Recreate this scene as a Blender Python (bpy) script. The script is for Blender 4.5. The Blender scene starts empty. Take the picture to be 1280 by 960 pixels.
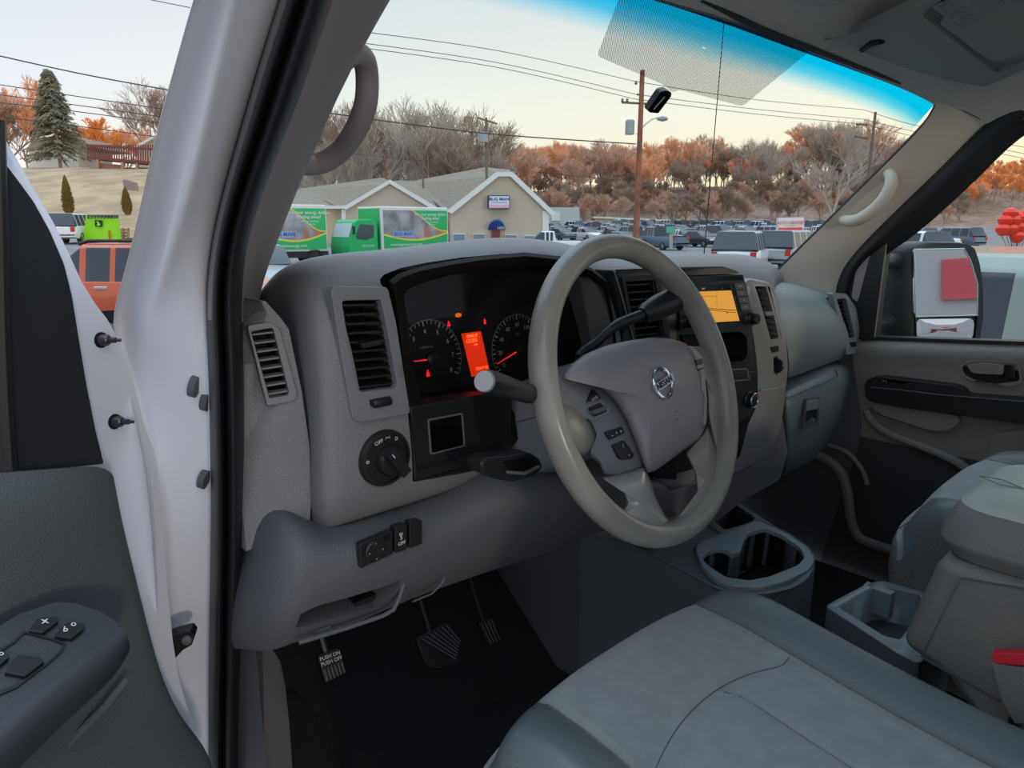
import bpy, bmesh, math, random
from mathutils import Vector, Matrix, noise
random.seed(7)
C = bpy.context.scene.collection
V = Vector
# ---------------------------------------------------------------- camera
FPX = 880.0
CAMP = V((-1.1575, -0.5351, 1.6567))
YAW, PITCH = math.radians(42.948), math.radians(12.804)
FW = V((math.sin(YAW)*math.cos(PITCH), math.cos(YAW)*math.cos(PITCH), -math.sin(PITCH)))
RT = V((math.cos(YAW), -math.sin(YAW), 0))
UP = RT.cross(FW)
cd = bpy.data.cameras.new('camera'); cam = bpy.data.objects.new('camera', cd); C.objects.link(cam)
cd.sensor_width = 36; cd.lens = FPX/1280*36; cd.clip_start = 0.02; cd.clip_end = 1500
cam.matrix_world = Matrix((( RT.x, UP.x, -FW.x, CAMP.x), (RT.y, UP.y, -FW.y, CAMP.y), (RT.z, UP.z, -FW.z, CAMP.z), (0,0,0,1)))
bpy.context.scene.camera = cam
def P(px, py, y=None, x=None, z=None, t=None, pl=None):
    """where the line of sight through a photo point meets a plane of the place (x=, y=, z=, depth t or plane (point, normal))"""
    d = FW + RT*((px-640)/FPX) + UP*((480-py)/FPX)
    if pl is not None: t = (pl[0]-CAMP).dot(pl[1])/d.dot(pl[1])
    elif y is not None: t = (y-CAMP.y)/d.y
    elif x is not None: t = (x-CAMP.x)/d.x
    elif z is not None: t = (z-CAMP.z)/d.z
    return CAMP + d*t
def YP(y): return (V((0,y,0)), V((0,-1,0)))
def XP(x): return (V((x,0,0)), V((-1,0,0)))
def ZP(z): return (V((0,0,z)), V((0,0,1)))
def pts(lst, pl): return [P(a, b, pl=pl) for a, b in lst]
# ---------------------------------------------------------------- materials
def lin(c):
    c = c/255.0
    return c/12.92 if c <= 0.04045 else ((c+0.055)/1.055)**2.4
def col(r, g, b): return (lin(r), lin(g), lin(b), 1)
MATS = {}
def mat(name, rgb, rough=0.6, metal=0.0, bump=0, bscale=600, var=0, vscale=8, rgb2=None, emit=0, coat=0, kind='noise', spec=None, sheen=0):
    if name in MATS: return MATS[name]
    m = bpy.data.materials.new(name); m.use_nodes = True
    nt = m.node_tree; N = nt.nodes; L = nt.links; b = N['Principled BSDF']
    b.inputs['Base Color'].default_value = col(*rgb); b.inputs['Roughness'].default_value = rough; b.inputs['Metallic'].default_value = metal
    if spec is not None: b.inputs['Specular IOR Level'].default_value = spec
    if coat: b.inputs['Coat Weight'].default_value = coat; b.inputs['Coat Roughness'].default_value = .08
    if sheen: b.inputs['Sheen Weight'].default_value = sheen
    if emit:
        b.inputs['Emission Color'].default_value = col(*rgb); b.inputs['Emission Strength'].default_value = emit
    tc = N.new('ShaderNodeTexCoord')
    if var:
        n = N.new('ShaderNodeTexNoise'); n.inputs['Scale'].default_value = vscale; n.inputs['Detail'].default_value = 6
        L.new(tc.outputs['Object'], n.inputs['Vector'])
        r = N.new('ShaderNodeValToRGB'); e = r.color_ramp.elements
        c2 = rgb2 or tuple(max(0, v*(1-var)) for v in rgb)
        e[0].position = .38; e[1].position = .62; e[0].color = col(*c2); e[1].color = col(*rgb)
        L.new(n.outputs['Fac'], r.inputs['Fac']); L.new(r.outputs['Color'], b.inputs['Base Color'])
    if bump:
        if kind == 'voronoi':
            t = N.new('ShaderNodeTexVoronoi'); t.inputs['Scale'].default_value = bscale; o = t.outputs['Distance']
        elif kind == 'weave':
            t = N.new('ShaderNodeTexWave'); t.wave_type = 'BANDS'; t.bands_direction = 'DIAGONAL'; t.inputs['Scale'].default_value = bscale; t.inputs['Distortion'].default_value = 1.5; o = t.outputs['Fac']
        else:
            t = N.new('ShaderNodeTexNoise'); t.inputs['Scale'].default_value = bscale; t.inputs['Detail'].default_value = 3; o = t.outputs['Fac']
        L.new(tc.outputs['Object'], t.inputs['Vector'])
        bp = N.new('ShaderNodeBump'); bp.inputs['Strength'].default_value = bump; bp.inputs['Distance'].default_value = .002
        L.new(o, bp.inputs['Height']); L.new(bp.outputs['Normal'], b.inputs['Normal'])
    MATS[name] = m
    return m
# ---------------------------------------------------------------- mesh builder
class MB:
    def __init__(s): s.v = []; s.f = []; s.m = []; s.mats = []; s.uv = {}
    def mi(s, m):
        if m not in s.mats: s.mats.append(m)
        return s.mats.index(m)
    def add(s, vs, fs, m):
        k = len(s.v); s.v += [V(p) for p in vs]; i = s.mi(m)
        for f in fs: s.f.append([k+j for j in f]); s.m.append(i)
    def poly(s, vs, m): s.add(vs, [list(range(len(vs)))], m)
    def prism(s, outline, vec, m, mside=None):
        """closed outline (3-D points) pushed along vec; first cap faces -vec"""
        n = len(outline); vec = V(vec)
        a = [V(p) for p in outline]; b = [p+vec for p in a]
        s.add(a, [list(range(n))], m); s.add(b, [list(range(n))[::-1]], m)
        s.add(a+b, [[i, n+i, n+(i+1)%n, (i+1)%n] for i in range(n)], mside or m)
    def ring(s, outer, inner, vec, m):
        """frame between two outlines of equal count, pushed along vec"""
        n = len(outer); vec = V(vec)
        o = [V(p) for p in outer]; i = [V(p) for p in inner]
        vs = o+i+[p+vec for p in o]+[p+vec for p in i]
        fs = []
        for k in range(n):
            q = (k+1) % n
            fs += [[k, q, n+q, n+k], [2*n+k, 3*n+k, 3*n+q, 2*n+q], [k, 2*n+k, 2*n+q, q], [n+k, n+q, 3*n+q, 3*n+k]]
        s.add(vs, fs, m)
    def box(s, c, size, m, ax=None):
        c = V(c); a = ax or (V((1,0,0)), V((0,1,0)), V((0,0,1)))
        h = [size[0]/2, size[1]/2, size[2]/2]
        vs = [c + a[0]*h[0]*i + a[1]*h[1]*j + a[2]*h[2]*k for i in (-1,1) for j in (-1,1) for k in (-1,1)]
        s.add(vs, [[0,1,3,2],[4,6,7,5],[0,4,5,1],[2,3,7,6],[0,2,6,4],[1,5,7,3]], m)
    def grid(s, g, m, cu=False, cv=False, uv=False, mf=None):
        R_ = len(g); Q = len(g[0]); vs = [V(p) for r in g for p in r]
        k0 = len(s.f)
        base = len(s.v); s.v += vs
        for i in range(R_ if cu else R_-1):
            for j in range(Q if cv else Q-1):
                a = i*Q+j; b = i*Q+(j+1)%Q; c = ((i+1)%R_)*Q+(j+1)%Q; d = ((i+1)%R_)*Q+j
                s.f.append([base+a, base+b, base+c, base+d]); s.m.append(s.mi(mf(i, j) if mf else m))
                if uv:
                    s.uv[len(s.f)-1] = [(j/(Q-1), i/(R_-1)), ((j+1)/(Q-1), i/(R_-1)), ((j+1)/(Q-1), (i+1)/(R_-1)), (j/(Q-1), (i+1)/(R_-1))]
    def tube(s, path, r, m, n=10, caps=True, flat=1.0, upv=None):
        path = [V(p) for p in path]; K = len(path)
        rr = r if isinstance(r, (list, tuple)) else [r]*K
        rings = []; prev = None
        for i, p in enumerate(path):
            d = (path[min(i+1, K-1)]-path[max(i-1, 0)]).normalized()
            if prev is None:
                u = (upv or (V((0,0,1)) if abs(d.z) < .9 else V((1,0,0)))); u = (u-d*u.dot(d)).normalized()
            else: u = (prev-d*prev.dot(d)).normalized()
            prev = u; w = d.cross(u)
            rings.append([p + (u*math.cos(2*math.pi*k/n)*flat + w*math.sin(2*math.pi*k/n))*rr[i] for k in range(n)])
        s.grid(rings, m, cv=True)
        if caps:
            s.poly(rings[0][::-1], m); s.poly(rings[-1], m)
    def lathe(s, c, ax, prof, m, n=32, u=None, mf=None):
        """profile of (radius, height) pairs spun round axis ax through c"""
        c = V(c); ax = V(ax).normalized(); u = (V(u) if u else (V((0,0,1)) if abs(ax.z) < .9 else V((1,0,0))))
        u = (u-ax*u.dot(ax)).normalized(); w = ax.cross(u)
        rings = [[c+ax*h+(u*math.cos(2*math.pi*k/n)+w*math.sin(2*math.pi*k/n))*max(r, 1e-5) for k in range(n)] for r, h in prof]
        s.grid(rings, m, cv=True, mf=(lambda i, j: mf(i)) if mf else None)
    def text(s, body, c, u, v, size, m, lift=.0004, bold=0):
        """flat lettering centred on c, reading along u with v up"""
        cu = bpy.data.curves.new('t', 'FONT'); cu.body = body; cu.size = 1; cu.align_x = 'CENTER'; cu.align_y = 'CENTER'; cu.resolution_u = 2; cu.offset = bold
        o = bpy.data.objects.new('t', cu); C.objects.link(o)
        me = bpy.data.meshes.new_from_object(o.evaluated_get(bpy.context.evaluated_depsgraph_get()))
        u = V(u).normalized(); v = V(v).normalized(); n = u.cross(v).normalized()
        s.add([V(c)+u*q.co.x*size+v*q.co.y*size+n*lift for q in me.vertices], [list(p.vertices) for p in me.polygons], m)
        bpy.data.objects.remove(o); bpy.data.curves.remove(cu); bpy.data.meshes.remove(me)
    def build(s, name, parent=None, smooth=True, bevel=0, subsurf=0, bseg=2, solid=0, angle=35, loc=None, weld=False, edge_mat=None):
        me = bpy.data.meshes.new(name)
        off = V(loc) if loc is not None else V((0,0,0))
        me.from_pydata([tuple(p-off) for p in s.v], [], s.f)
        for m in s.mats: me.materials.append(m)
        me.polygons.foreach_set('material_index', s.m)
        if s.uv:
            ul = me.uv_layers.new(name='UVMap')
            for k, co in s.uv.items():
                for li, c in zip(me.polygons[k].loop_indices, co): ul.data[li].uv = c
        bm = bmesh.new(); bm.from_mesh(me)
        bmesh.ops.remove_doubles(bm, verts=bm.verts, dist=1e-5)
        if not s.uv: bmesh.ops.recalc_face_normals(bm, faces=bm.faces)
        bm.to_mesh(me); bm.free()
        if smooth:
            me.polygons.foreach_set('use_smooth', [True]*len(me.polygons))
            me.set_sharp_from_angle(angle=math.radians(angle))
        o = bpy.data.objects.new(name, me); C.objects.link(o)
        if loc is not None: o.location = loc
        if parent is not None:
            o.parent = parent
            if loc is None: o.matrix_parent_inverse = parent.matrix_world.inverted() if parent.type != 'MESH' else Matrix()
            bpy.context.view_layer.update()
        if solid:
            q = o.modifiers.new('s', 'SOLIDIFY'); q.thickness = solid; q.offset = -1
        if bevel:
            q = o.modifiers.new('b', 'BEVEL'); q.width = bevel; q.segments = bseg; q.limit_method = 'ANGLE'; q.angle_limit = math.radians(32); q.harden_normals = smooth
        if subsurf:
            q = o.modifiers.new('u', 'SUBSURF'); q.levels = q.render_levels = subsurf
        return o
def thing(name, label, cat, loc=(0,0,0), group=None, kind=None):
    o = bpy.data.objects.new(name, None); C.objects.link(o); o.location = loc; o.empty_display_size = .1
    if kind: o['kind'] = kind
    if label: o['label'] = label
    if cat: o['category'] = cat
    if group: o['group'] = group
    bpy.context.view_layer.update()
    return o
def tag(o, label=None, cat=None, group=None, kind=None):
    for k, v in (('label', label), ('category', cat), ('group', group), ('kind', kind)):
        if v: o[k] = v
    return o
def rnd(poly, r, n=4):
    """round the corners of a 2-D outline"""
    out = []; K = len(poly)
    for i in range(K):
        p = V(poly[i]).to_2d() if len(poly[i]) == 3 else V(poly[i]); a = V(poly[i-1]); b = V(poly[(i+1) % K])
        ra = min(r, (a-p).length*.48); rb = min(r, (b-p).length*.48)
        A = p+(a-p).normalized()*ra; B = p+(b-p).normalized()*rb
        for k in range(n+1):
            t = k/n; out.append(tuple((1-t)**2*A+2*t*(1-t)*p+t*t*B))
    return out
def panel(mb, poly, pl, depth, m, r=3, n=4):
    """outline seen in the photo, laid on the plane, with rounded corners and real depth behind"""
    o = pts(rnd(poly, r, n) if r else poly, pl)
    mb.prism(o, -pl[1]*depth, m)
def frame(mb, outer, inner, pl, depth, m, r=3, ri=2):
    mb.ring(pts(rnd(outer, r), pl), pts(rnd(inner, ri), pl), -pl[1]*depth, m)
def shift(pl, d): return (pl[0]+pl[1]*d, pl[1])
def lerp(a, b, t): return a+(b-a)*t
def spline(ctrl, n):
    """smooth curve through control tuples"""
    K = len(ctrl); out = []
    for i in range(n):
        s = i/(n-1)*(K-1); k = min(int(s), K-2); t = s-k
        p0, p1, p2, p3 = [ctrl[max(0, min(K-1, k+j))] for j in (-1, 0, 1, 2)]
        out.append(tuple(.5*((2*b)+(-a+c)*t+(2*a-5*b+4*c-d)*t*t+(-a+3*b-3*c+d)*t**3) for a, b, c, d in zip(p0, p1, p2, p3)))
    return out
def carve(o, cutters):
    """cut pockets into a closed body for good"""
    dg = bpy.context.evaluated_depsgraph_get()
    cs = []
    for i, mb in enumerate(cutters):
        c = mb.build('cutter', smooth=False); cs.append(c)
        q = o.modifiers.new('k%d' % i, 'BOOLEAN'); q.operation = 'DIFFERENCE'; q.object = c; q.solver = 'EXACT'
    bpy.context.view_layer.update(); dg.update()
    me = bpy.data.meshes.new_from_object(o.evaluated_get(dg)); o.modifiers.clear(); o.data = me
    me.set_sharp_from_angle(angle=math.radians(40))
    for c in cs: bpy.data.objects.remove(c)
def louvres(mb, quad, pl, n, m, depth=.02, tilt=.35, th=.0018, inset=.004):
    """n slats across an opening given by four photo corners tl, tr, br, bl"""
    tl, tr, br, bl = pts(quad, shift(pl, -inset))
    nn = pl[1]
    for i in range(n):
        t = (i+.5)/n; a = tl.lerp(bl, t); b = tr.lerp(br, t)
        dn = (bl-tl).normalized()
        o = (-nn - dn*tilt).normalized()*depth
        w = dn*th
        mb.add([a-w, b-w, b-w+o, a-w+o, a+w, b+w, b+w+o, a+w+o], [[0,1,2,3],[7,6,5,4],[0,4,5,1],[1,5,6,2],[2,6,7,3],[3,7,4,0]], m)
def vanes(mb, quad, pl, n, m, depth=.012, inset=.03, th=.001):
    tl, tr, br, bl = pts(quad, shift(pl, -inset)); nn = pl[1]
    for i in range(n):
        t = (i+.5)/n; a = tl.lerp(tr, t); b = bl.lerp(br, t); w = (tr-tl).normalized()*th; o = -nn*depth
        mb.add([a-w, b-w, b-w+o, a-w+o, a+w, b+w, b+w+o, a+w+o], [[0,1,2,3],[7,6,5,4],[0,4,5,1],[1,5,6,2],[2,6,7,3],[3,7,4,0]], m)
def duct(mb, quad, pl, depth, m, r=1.5):
    """dark box behind an opening: open front"""
    o = pts(rnd(quad, r), pl); b = [p-pl[1]*depth for p in o]; n = len(o)
    mb.add(o+b, [[i, (i+1)%n, n+(i+1)%n, n+i] for i in range(n)]+[list(range(n, 2*n))], m)
# interior finishes
GREY = mat('grey_grained_plastic', (126,126,129), .55, bump=.35, bscale=520, kind='voronoi', var=.06, vscale=3)
GREY2 = mat('smooth_grey_plastic', (120,121,124), .5, bump=.1, bscale=900)
LGREY = mat('satin_grey_trim', (146,146,142), .38, metal=.25)
DGREY = mat('dark_grey_plastic', (92,93,97), .6, bump=.25, bscale=500, kind='voronoi')
BLACK = mat('black_plastic', (26,27,29), .42, bump=.08, bscale=900)
MBLACK = mat('matt_black', (12,12,13), .8)
GBLACK = mat('gloss_black', (9,9,10), .12)
RUBBER = mat('black_rubber_seal', (24,26,30), .5)
PAINT = mat('white_vehicle_paint', (238,240,248), .22, coat=.6)
WHITEINK = mat('white_ink', (215,215,215), .5)
DIMINK = mat('grey_ink', (150,152,156), .5)
HEADL = mat('headliner_fabric', (196,188,178), .95, bump=.25, bscale=1500, var=.05, vscale=200)
BEIGE = mat('beige_pillar_trim', (196,186,172), .6, bump=.12, bscale=900)
TAUPE = mat('taupe_pillar_trim', (140,132,133), .6, bump=.12, bscale=900)
CARPET = mat('charcoal_carpet', (30,31,35), .98, bump=.6, bscale=900, var=.3, vscale=300)
CHROME = mat('chrome', (225,225,230), .12, metal=1)
RED = mat('red_lamp', (255,20,40), .5, emit=1.2)
ORANGE = mat('amber_lamp', (255,120,10), .5, emit=1.2)
LCD = mat('orange_display', (255,52,8), .5, emit=.6)
LCDK = mat('display_lettering', (255,130,60), .5, emit=1.4)
X, Y, Z = V((1,0,0)), V((0,1,0)), V((0,0,1))
# ================================================================ dashboard
dash = thing('dashboard', 'grey grained dashboard running under the windshield behind the steering wheel', 'dashboard', (0,.25,1.2))
def closed_loft(cols, back_y, m, name, parent, sub=2, hold=.12):
    """columns of (px,py,y) from top to bottom; closed behind at depth back_y"""
    mb = MB(); rows = []
    for c in cols:
        f = [P(a, b, y=yy) for a, b, yy in c]
        f = f[:-1]+[f[-2].lerp(f[-1], 1-hold), f[-1]]
        rows.append(f+[V((f[-1].x, back_y, f[-1].z+.01)), V((f[0].x, back_y, f[0].z-.01))])
    rows = [rows[0], [a.lerp(b, hold) for a, b in zip(rows[0], rows[1])]]+rows[1:-1]+[[a.lerp(b, hold) for a, b in zip(rows[-1], rows[-2])], rows[-1]]
    mb.grid(rows, m, cv=True)
    mb.poly(rows[0][::-1], m); mb.poly(rows[-1], m)
    return mb.build(name, parent, subsurf=sub)
FY = .15
cols = [
 [(326,368,.52),(333,366,.36),(350,372,.30),(362,412,.25),(378,490,.235),(387,560,.22),(386,620,.21),(384,648,.23)],
 [(345,340,.52),(350,336,.32),(360,352,.24),(374,410,.20),(386,490,.185),(393,560,.175),(393,625,.17),(393,660,.20)],
 [(368,326,.52),(374,325,.30),(380,340,.19),(392,410,.158),(404,490,.15),(410,560,.148),(410,632,.148),(410,667,.18)],
 [(418,315,.52),(418,318,.30),(412,335,.17),(418,400,.15),(432,480,.148),(438,560,.148),(440,630,.148),(432,658,.17)],
 [(480,311,.52),(483,315,.28),(478,332,.17),(485,400,.15),(498,480,.148),(508,560,.148),(512,608,.148),(512,634,.17)],
 [(540,303,.52),(545,306,.27),(535,322,.16),(545,400,.15),(555,480,.148),(565,545,.148),(573,590,.148),(575,612,.17)],
 [(610,295,.52),(610,298,.27),(602,311,.16),(610,400,.15),(615,480,.148),(625,520,.148),(630,560,.15),(632,592,.17)],
 [(670,296,.52),(665,299,.27),(660,310,.16),(665,400,.15),(668,480,.148),(675,520,.148),(680,560,.15),(682,592,.17)],
 [(720,305,.52),(712,307,.27),(705,318,.17),(715,400,.15),(720,480,.148),(730,520,.148),(730,560,.15),(735,592,.17)],
 [(765,318,.52),(757,321,.27),(750,336,.18),(755,400,.15),(765,480,.148),(770,520,.148),(775,560,.15),(780,600,.17)],
 [(820,318,.52),(815,321,.27),(812,333,.17),(820,400,.15),(825,480,.148),(830,520,.148),(835,570,.15),(840,620,.17)],
 [(905,315,.52),(900,318,.27),(893,332,.165),(900,400,.15),(905,450,.148),(905,510,.148),(908,570,.15),(905,605,.17)],
 [(948,318,.52),(938,322,.28),(928,340,.165),(938,400,.15),(945,450,.148),(945,510,.148),(943,560,.15),(935,590,.17)],
 [(975,330,.52),(960,333,.30),(950,347,.17),(965,400,.15),(972,450,.15),(970,500,.15),(965,540,.16),(955,575,.18)],
 [(988,350,.52),(972,345,.34),(967,356,.20),(979,410,.18),(985,455,.175),(984,495,.175),(977,540,.19),(962,572,.2)],
]
shell = closed_loft(cols, .56, GREY, 'dash_shell', dash)
fp = YP(FY)
cl_out = [(487,352),(497,345),(520,337),(560,329),(600,323),(655,318),(700,323),(738,337),(757,352),(765,400),(775,470),(778,560),(690,568),(600,590),(516,603),(513,560),(505,480),(495,410)]
def cutter(poly, pl, front=.05, depth=.12, r=2):
    mb = MB(); mb.prism(pts(rnd(poly, r), shift(pl, front)) if False else [p+pl[1]*front for p in pts(rnd(poly, r), pl)], -pl[1]*(front+depth), GREY); return mb
LV_in = [(428,376),(477,375),(497,484),(449,490)]
CV_in = [(782,352),(819,350),(831,420),(796,424)]
RV_in = [(946,358),(962,358),(977,423),(964,425)]
CS = [(770,337),(905,334),(922,340),(929,350),(942,405),(949,440),(950,475),(946,505),(935,530),(925,575),(820,600),(790,560),(782,420)]
carve(shell, [cutter(cl_out, fp, .03, .13, 4), cutter(LV_in, fp, .03, .06), cutter(RV_in, fp, .03, .06), cutter(CS, fp, .03, .10, 3)])
# left end cap with its demister grille
sp = (P(340,455,y=.215), V((-.28,-1,.05)).normalized())
mb = MB()
capc = [[(321,376),(318,392),(306,402),(303,455),(300,560),(303,640),(308,690)],
        [(326,376),(334,392),(330,402),(336,455),(345,560),(348,620),(350,672)],
        [(332,376),(352,398),(362,412),(378,490),(388,560),(390,620),(388,650)]]
rows = []
for k, c in enumerate(capc):
    f = [P(a, b, pl=shift(sp, [-.02,0,-.0][k])) for a, b in c]; rows.append(f+[p+V((.0,.14,0)) for p in f[::-1]])
mb.grid(rows, GREY, cv=True); mb.poly(rows[0][::-1], GREY); mb.poly(rows[-1], GREY)
cap = mb.build('dash_end_cap', dash, bevel=.006, bseg=3)
so = [(309,407),(338,402),(350,411),(372,492),(370,501),(334,508)]
si = [(314,415),(340,410),(342,413),(361,490),(360,494),(337,498)]
carve(cap, [cutter(si, shift(sp,0), .03, .05)])
mb = MB(); frame(mb, so, si, shift(sp, .004), .012, GREY2, 4, 2)
dv = mb.build('demister_vent', dash, bevel=.0012)
mb = MB(); louvres(mb, [(314,413),(341,410),(361,494),(337,498)], shift(sp,.002), 8, GREY2, .011, .12, .0009); mb.build('louvre_set', dv)
mb = MB(); duct(mb, si, shift(sp,-.001), .045, MBLACK); mb.build('duct', dv)
# left air vent
lv_out = [(414,361),(420,358),(486,359),(494,392),(513,517),(450,529),(441,522),(428,450)]
mb = MB()
lo = [(414,364),(419,358),(485,359),(495,400),(513,515),(511,518),(450,529),(441,523),(428,450)]
li = [(428,378),(431,376),(476,375),(484,410),(497,481),(495,485),(452,490),(448,487),(438,440)]
frame(mb, lo, li, YP(FY-.007), .012, GREY2, 5, 3)
vent = mb.build('air_vent', dash, bevel=.0015)
mb = MB(); louvres(mb, LV_in, YP(FY-.002), 10, BLACK, .022, .15, .0012); mb.build('louvre_set', vent)
mb = MB(); vanes(mb, LV_in, YP(FY), 5, BLACK, .016, .028); mb.build('vane_set', vent)
mb = MB(); duct(mb, LV_in, YP(FY+.001), .06, MBLACK); mb.build('duct', vent)
mb = MB(); panel(mb, [(451,429),(474,425),(477,431),(453,436)], YP(FY-.008), .02, BLACK, 2); mb.build('vent_tab', vent, bevel=.001)
mb = MB(); panel(mb, [(462,500),(489,496),(491,505),(464,509)], YP(FY-.0085), .006, MBLACK, 2)
a, b = P(465,504.5,y=FY-.006), P(488,500.5,y=FY-.006)
mb.tube([a.lerp(b, t) for t in (0,.1,.9,1)], [.0045,.006,.006,.0045], BLACK, 14)
mb.text('O', P(455,505.5,y=FY-.0075), X, Z, .005, DIMINK); mb.text('=', P(500,498,y=FY-.0075), X, Z, .007, DIMINK)
mb.build('vent_thumbwheel', vent)
# headlight dial
kc = P(480,572,y=FY-.002)
mb = MB(); mb.lathe(kc, -Y, [(.0345,-.02),(.0345,.003),(.0325,.007),(.029,.0075),(.0285,.005),(.0,.005)], BLACK, 48)
for tx, px, py, sz in (('OFF',473,553,.0068),('><',484,547,.006),('D',495,548,.006),('o',459,577,.0085)):
    q = P(px,py,y=FY-.0075); mb.text(tx, q, (X+Z*(.25 if tx=='OFF' else 0)), (Z-X*(.25 if tx=='OFF' else 0)), sz, WHITEINK, lift=.0012, bold=.01)
dial = mb.build('headlight_dial', dash)
mb = MB(); k2 = kc+V((.004,-.005,-.002))
mb.lathe(k2, -Y, [(.019,0),(.019,.008),(.0165,.012),(0,.0125)], BLACK, 32)
mb.box(k2+V((0,-.016,0)), (.013,.014,.036), BLACK, (V((.82,0,.57)), Y, V((-.57,0,.82))))
mb.box(k2+V((-.0085,-.0232,.0115)), (.0012,.0006,.006), WHITEINK, (V((.82,0,.57)), Y, V((-.57,0,.82))))
mb.build('knob', dial, bevel=.0025, bseg=3)
# instrument cluster: black surround, gauge face, clear lens
clu = thing('instrument_cluster', 'dark instrument cluster with round gauges and a lit red-orange display', 'instrument cluster', P(600,450,y=.22))
mb = MB()
N_ = 36
def ring_pts(poly, n):
    """resample closed polygon evenly"""
    L = [V(p) for p in poly]; K = len(L); seg = [(L[(i+1)%K]-L[i]).length for i in range(K)]; T = sum(seg); out = []
    for k in range(n):
        s = T*k/n; i = 0
        while s > seg[i]: s -= seg[i]; i += 1
        out.append(tuple(L[i].lerp(L[(i+1)%K], s/seg[i])))
    return out
open_in = [(505,372),(508,362),(530,353),(560,345),(600,338),(655,334),(700,338),(735,348),(752,362),(762,400),(768,450),(772,478),(700,478),(640,486),(600,492),(527,502),(520,470),(512,420)]
cl_o = [(488,353),(498,345),(520,337),(560,329),(600,323),(655,318),(700,323),(738,337),(757,352),(765,400),(771,450),(777,520),(730,540),(660,552),(600,575),(518,600),(511,540),(499,440)]
o3 = pts([(633+(a-633)*1.012, 450+(b-450)*1.02) for a,b in cl_o], YP(FY+.012)); i3 = [P(a,b,y=.185) for a,b in open_in]
mb.grid([o3, [p+V((0,-.004,0)) for p in pts([(a+(c-a)*.12, b+(d-b)*.12) for (a,b),(c,d) in zip(cl_o, open_in)], YP(FY-.001))],
         [p for p in pts([(a+(c-a)*.55, b+(d-b)*.55) for (a,b),(c,d) in zip(cl_o, open_in)], YP(FY+.002))], i3, [p+V((0,.04,0)) for p in i3]], mat('matt_cluster_hood', (24,24,26), .8, spec=.2), cv=True)
mb.build('surround', clu, solid=0)
GP = (P(600,430,y=.225), V((0,-1,.12)).normalized())
gu, gv = X, V((0,.12,1)).normalized()
mb = MB(); mb.poly([GP[0]+gu*a+gv*b for a,b in ((-.2,-.09),(.24,-.09),(.24,.11),(-.2,.11))], MBLACK)
face = mb.build('gauge_face', clu)
def arc_marks(mb, c, r, a0, a1, n, nums, mj, numr):
    """ticks clockwise from a0 to a1 (degrees), numbers every mj ticks"""
    for i in range(n+1):
        a = math.radians(lerp(a0, a1, i/n)); d = gu*math.cos(a)+gv*math.sin(a); w = gu*-math.sin(a)+gv*math.cos(a)
        l = .007 if i % mj == 0 else .0045; t = .0007 if i % mj == 0 else .0004
        mb.poly([c+d*r+w*t, c+d*r-w*t, c+d*(r-l)-w*t, c+d*(r-l)+w*t], WHITEINK)
        if i % mj == 0 and i//mj < len(nums) and nums[i//mj] != '':
            mb.text(nums[i//mj], c+d*numr, gu, gv, .0085, WHITEINK)
    M = 60
    for i in range(M):
        a = math.radians(lerp(a0, a1, i/M)); b = math.radians(lerp(a0, a1, (i+1)/M))
        q = [c+(gu*math.cos(t)+gv*math.sin(t))*rr for t, rr in ((a,r+.0012),(b,r+.0012),(b,r+.0004),(a,r+.0004))]
        mb.poly(q, DIMINK)
G2 = shift(GP, .0015)
tc_ = P(538,449,pl=G2); sc_ = P(648,437,pl=G2)
tacho = MB(); arc_marks(tacho, tc_, .052, 225, -30, 32, ['0','1','2','3','4','5','6','7','8'], 4, .038)
tacho.text('x1000r/min', tc_+gv*.017-gu*.005, gu, gv, .005, DIMINK)
tk = tacho.build('tachometer', clu, smooth=False)
sp_ = MB(); arc_marks(sp_, sc_, .052, 212, -35, 32, ['0','20','40','60','80','100','120','140','160'], 4, .037)
sp_.text('MPH', sc_+gv*.023, gu, gv, .005, DIMINK); sp_.text('km/h', sc_+gv*.006, gu, gv, .004, DIMINK)
spd = sp_.build('speedometer', clu, smooth=False)
NEED = mat('red_needle', (255,50,40), .5, emit=.8)
for nm, par, c, e, hp in (('needle', tk, tc_, P(512,452,pl=G2), 1), ('needle', spd, sc_, P(619,455,pl=G2), 1)):
    mb = MB(); d = (e-c).normalized(); w = d.cross(GP[1]).normalized(); u = GP[1]*.004
    mb.add([c+w*.0013+u, e+w*.0005+u, e-w*.0005+u, c-w*.0013+u, c+u*1.3, e+u*1.2], [[0,1,5,4],[4,5,2,3],[0,3,2,1]], NEED)
    mb.lathe(c, GP[1], [(.009,0),(.009,.006),(.007,.0075),(0,.0078)], BLACK, 20)
    mb.build(nm, par)
mb = MB(); panel(mb, [(577,417),(601,414),(613,468),(590,471)], G2, .001, LCD, 0)
disp_a = P(578,421,pl=G2)
def disp_text(mb, s, px, py, size): mb.text(s, P(px,py,pl=G2), gu, gv, size, LCDK, lift=.001, bold=.01)
disp_text(mb, '0048.4T', 590,420,.0062); disp_text(mb, '121255', 589,426,.0072); disp_text(mb, 'mile', 594,430.5,.004); disp_text(mb, '72H P 35', 602,460,.006)
mb.build('display', clu, smooth=False)
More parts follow.
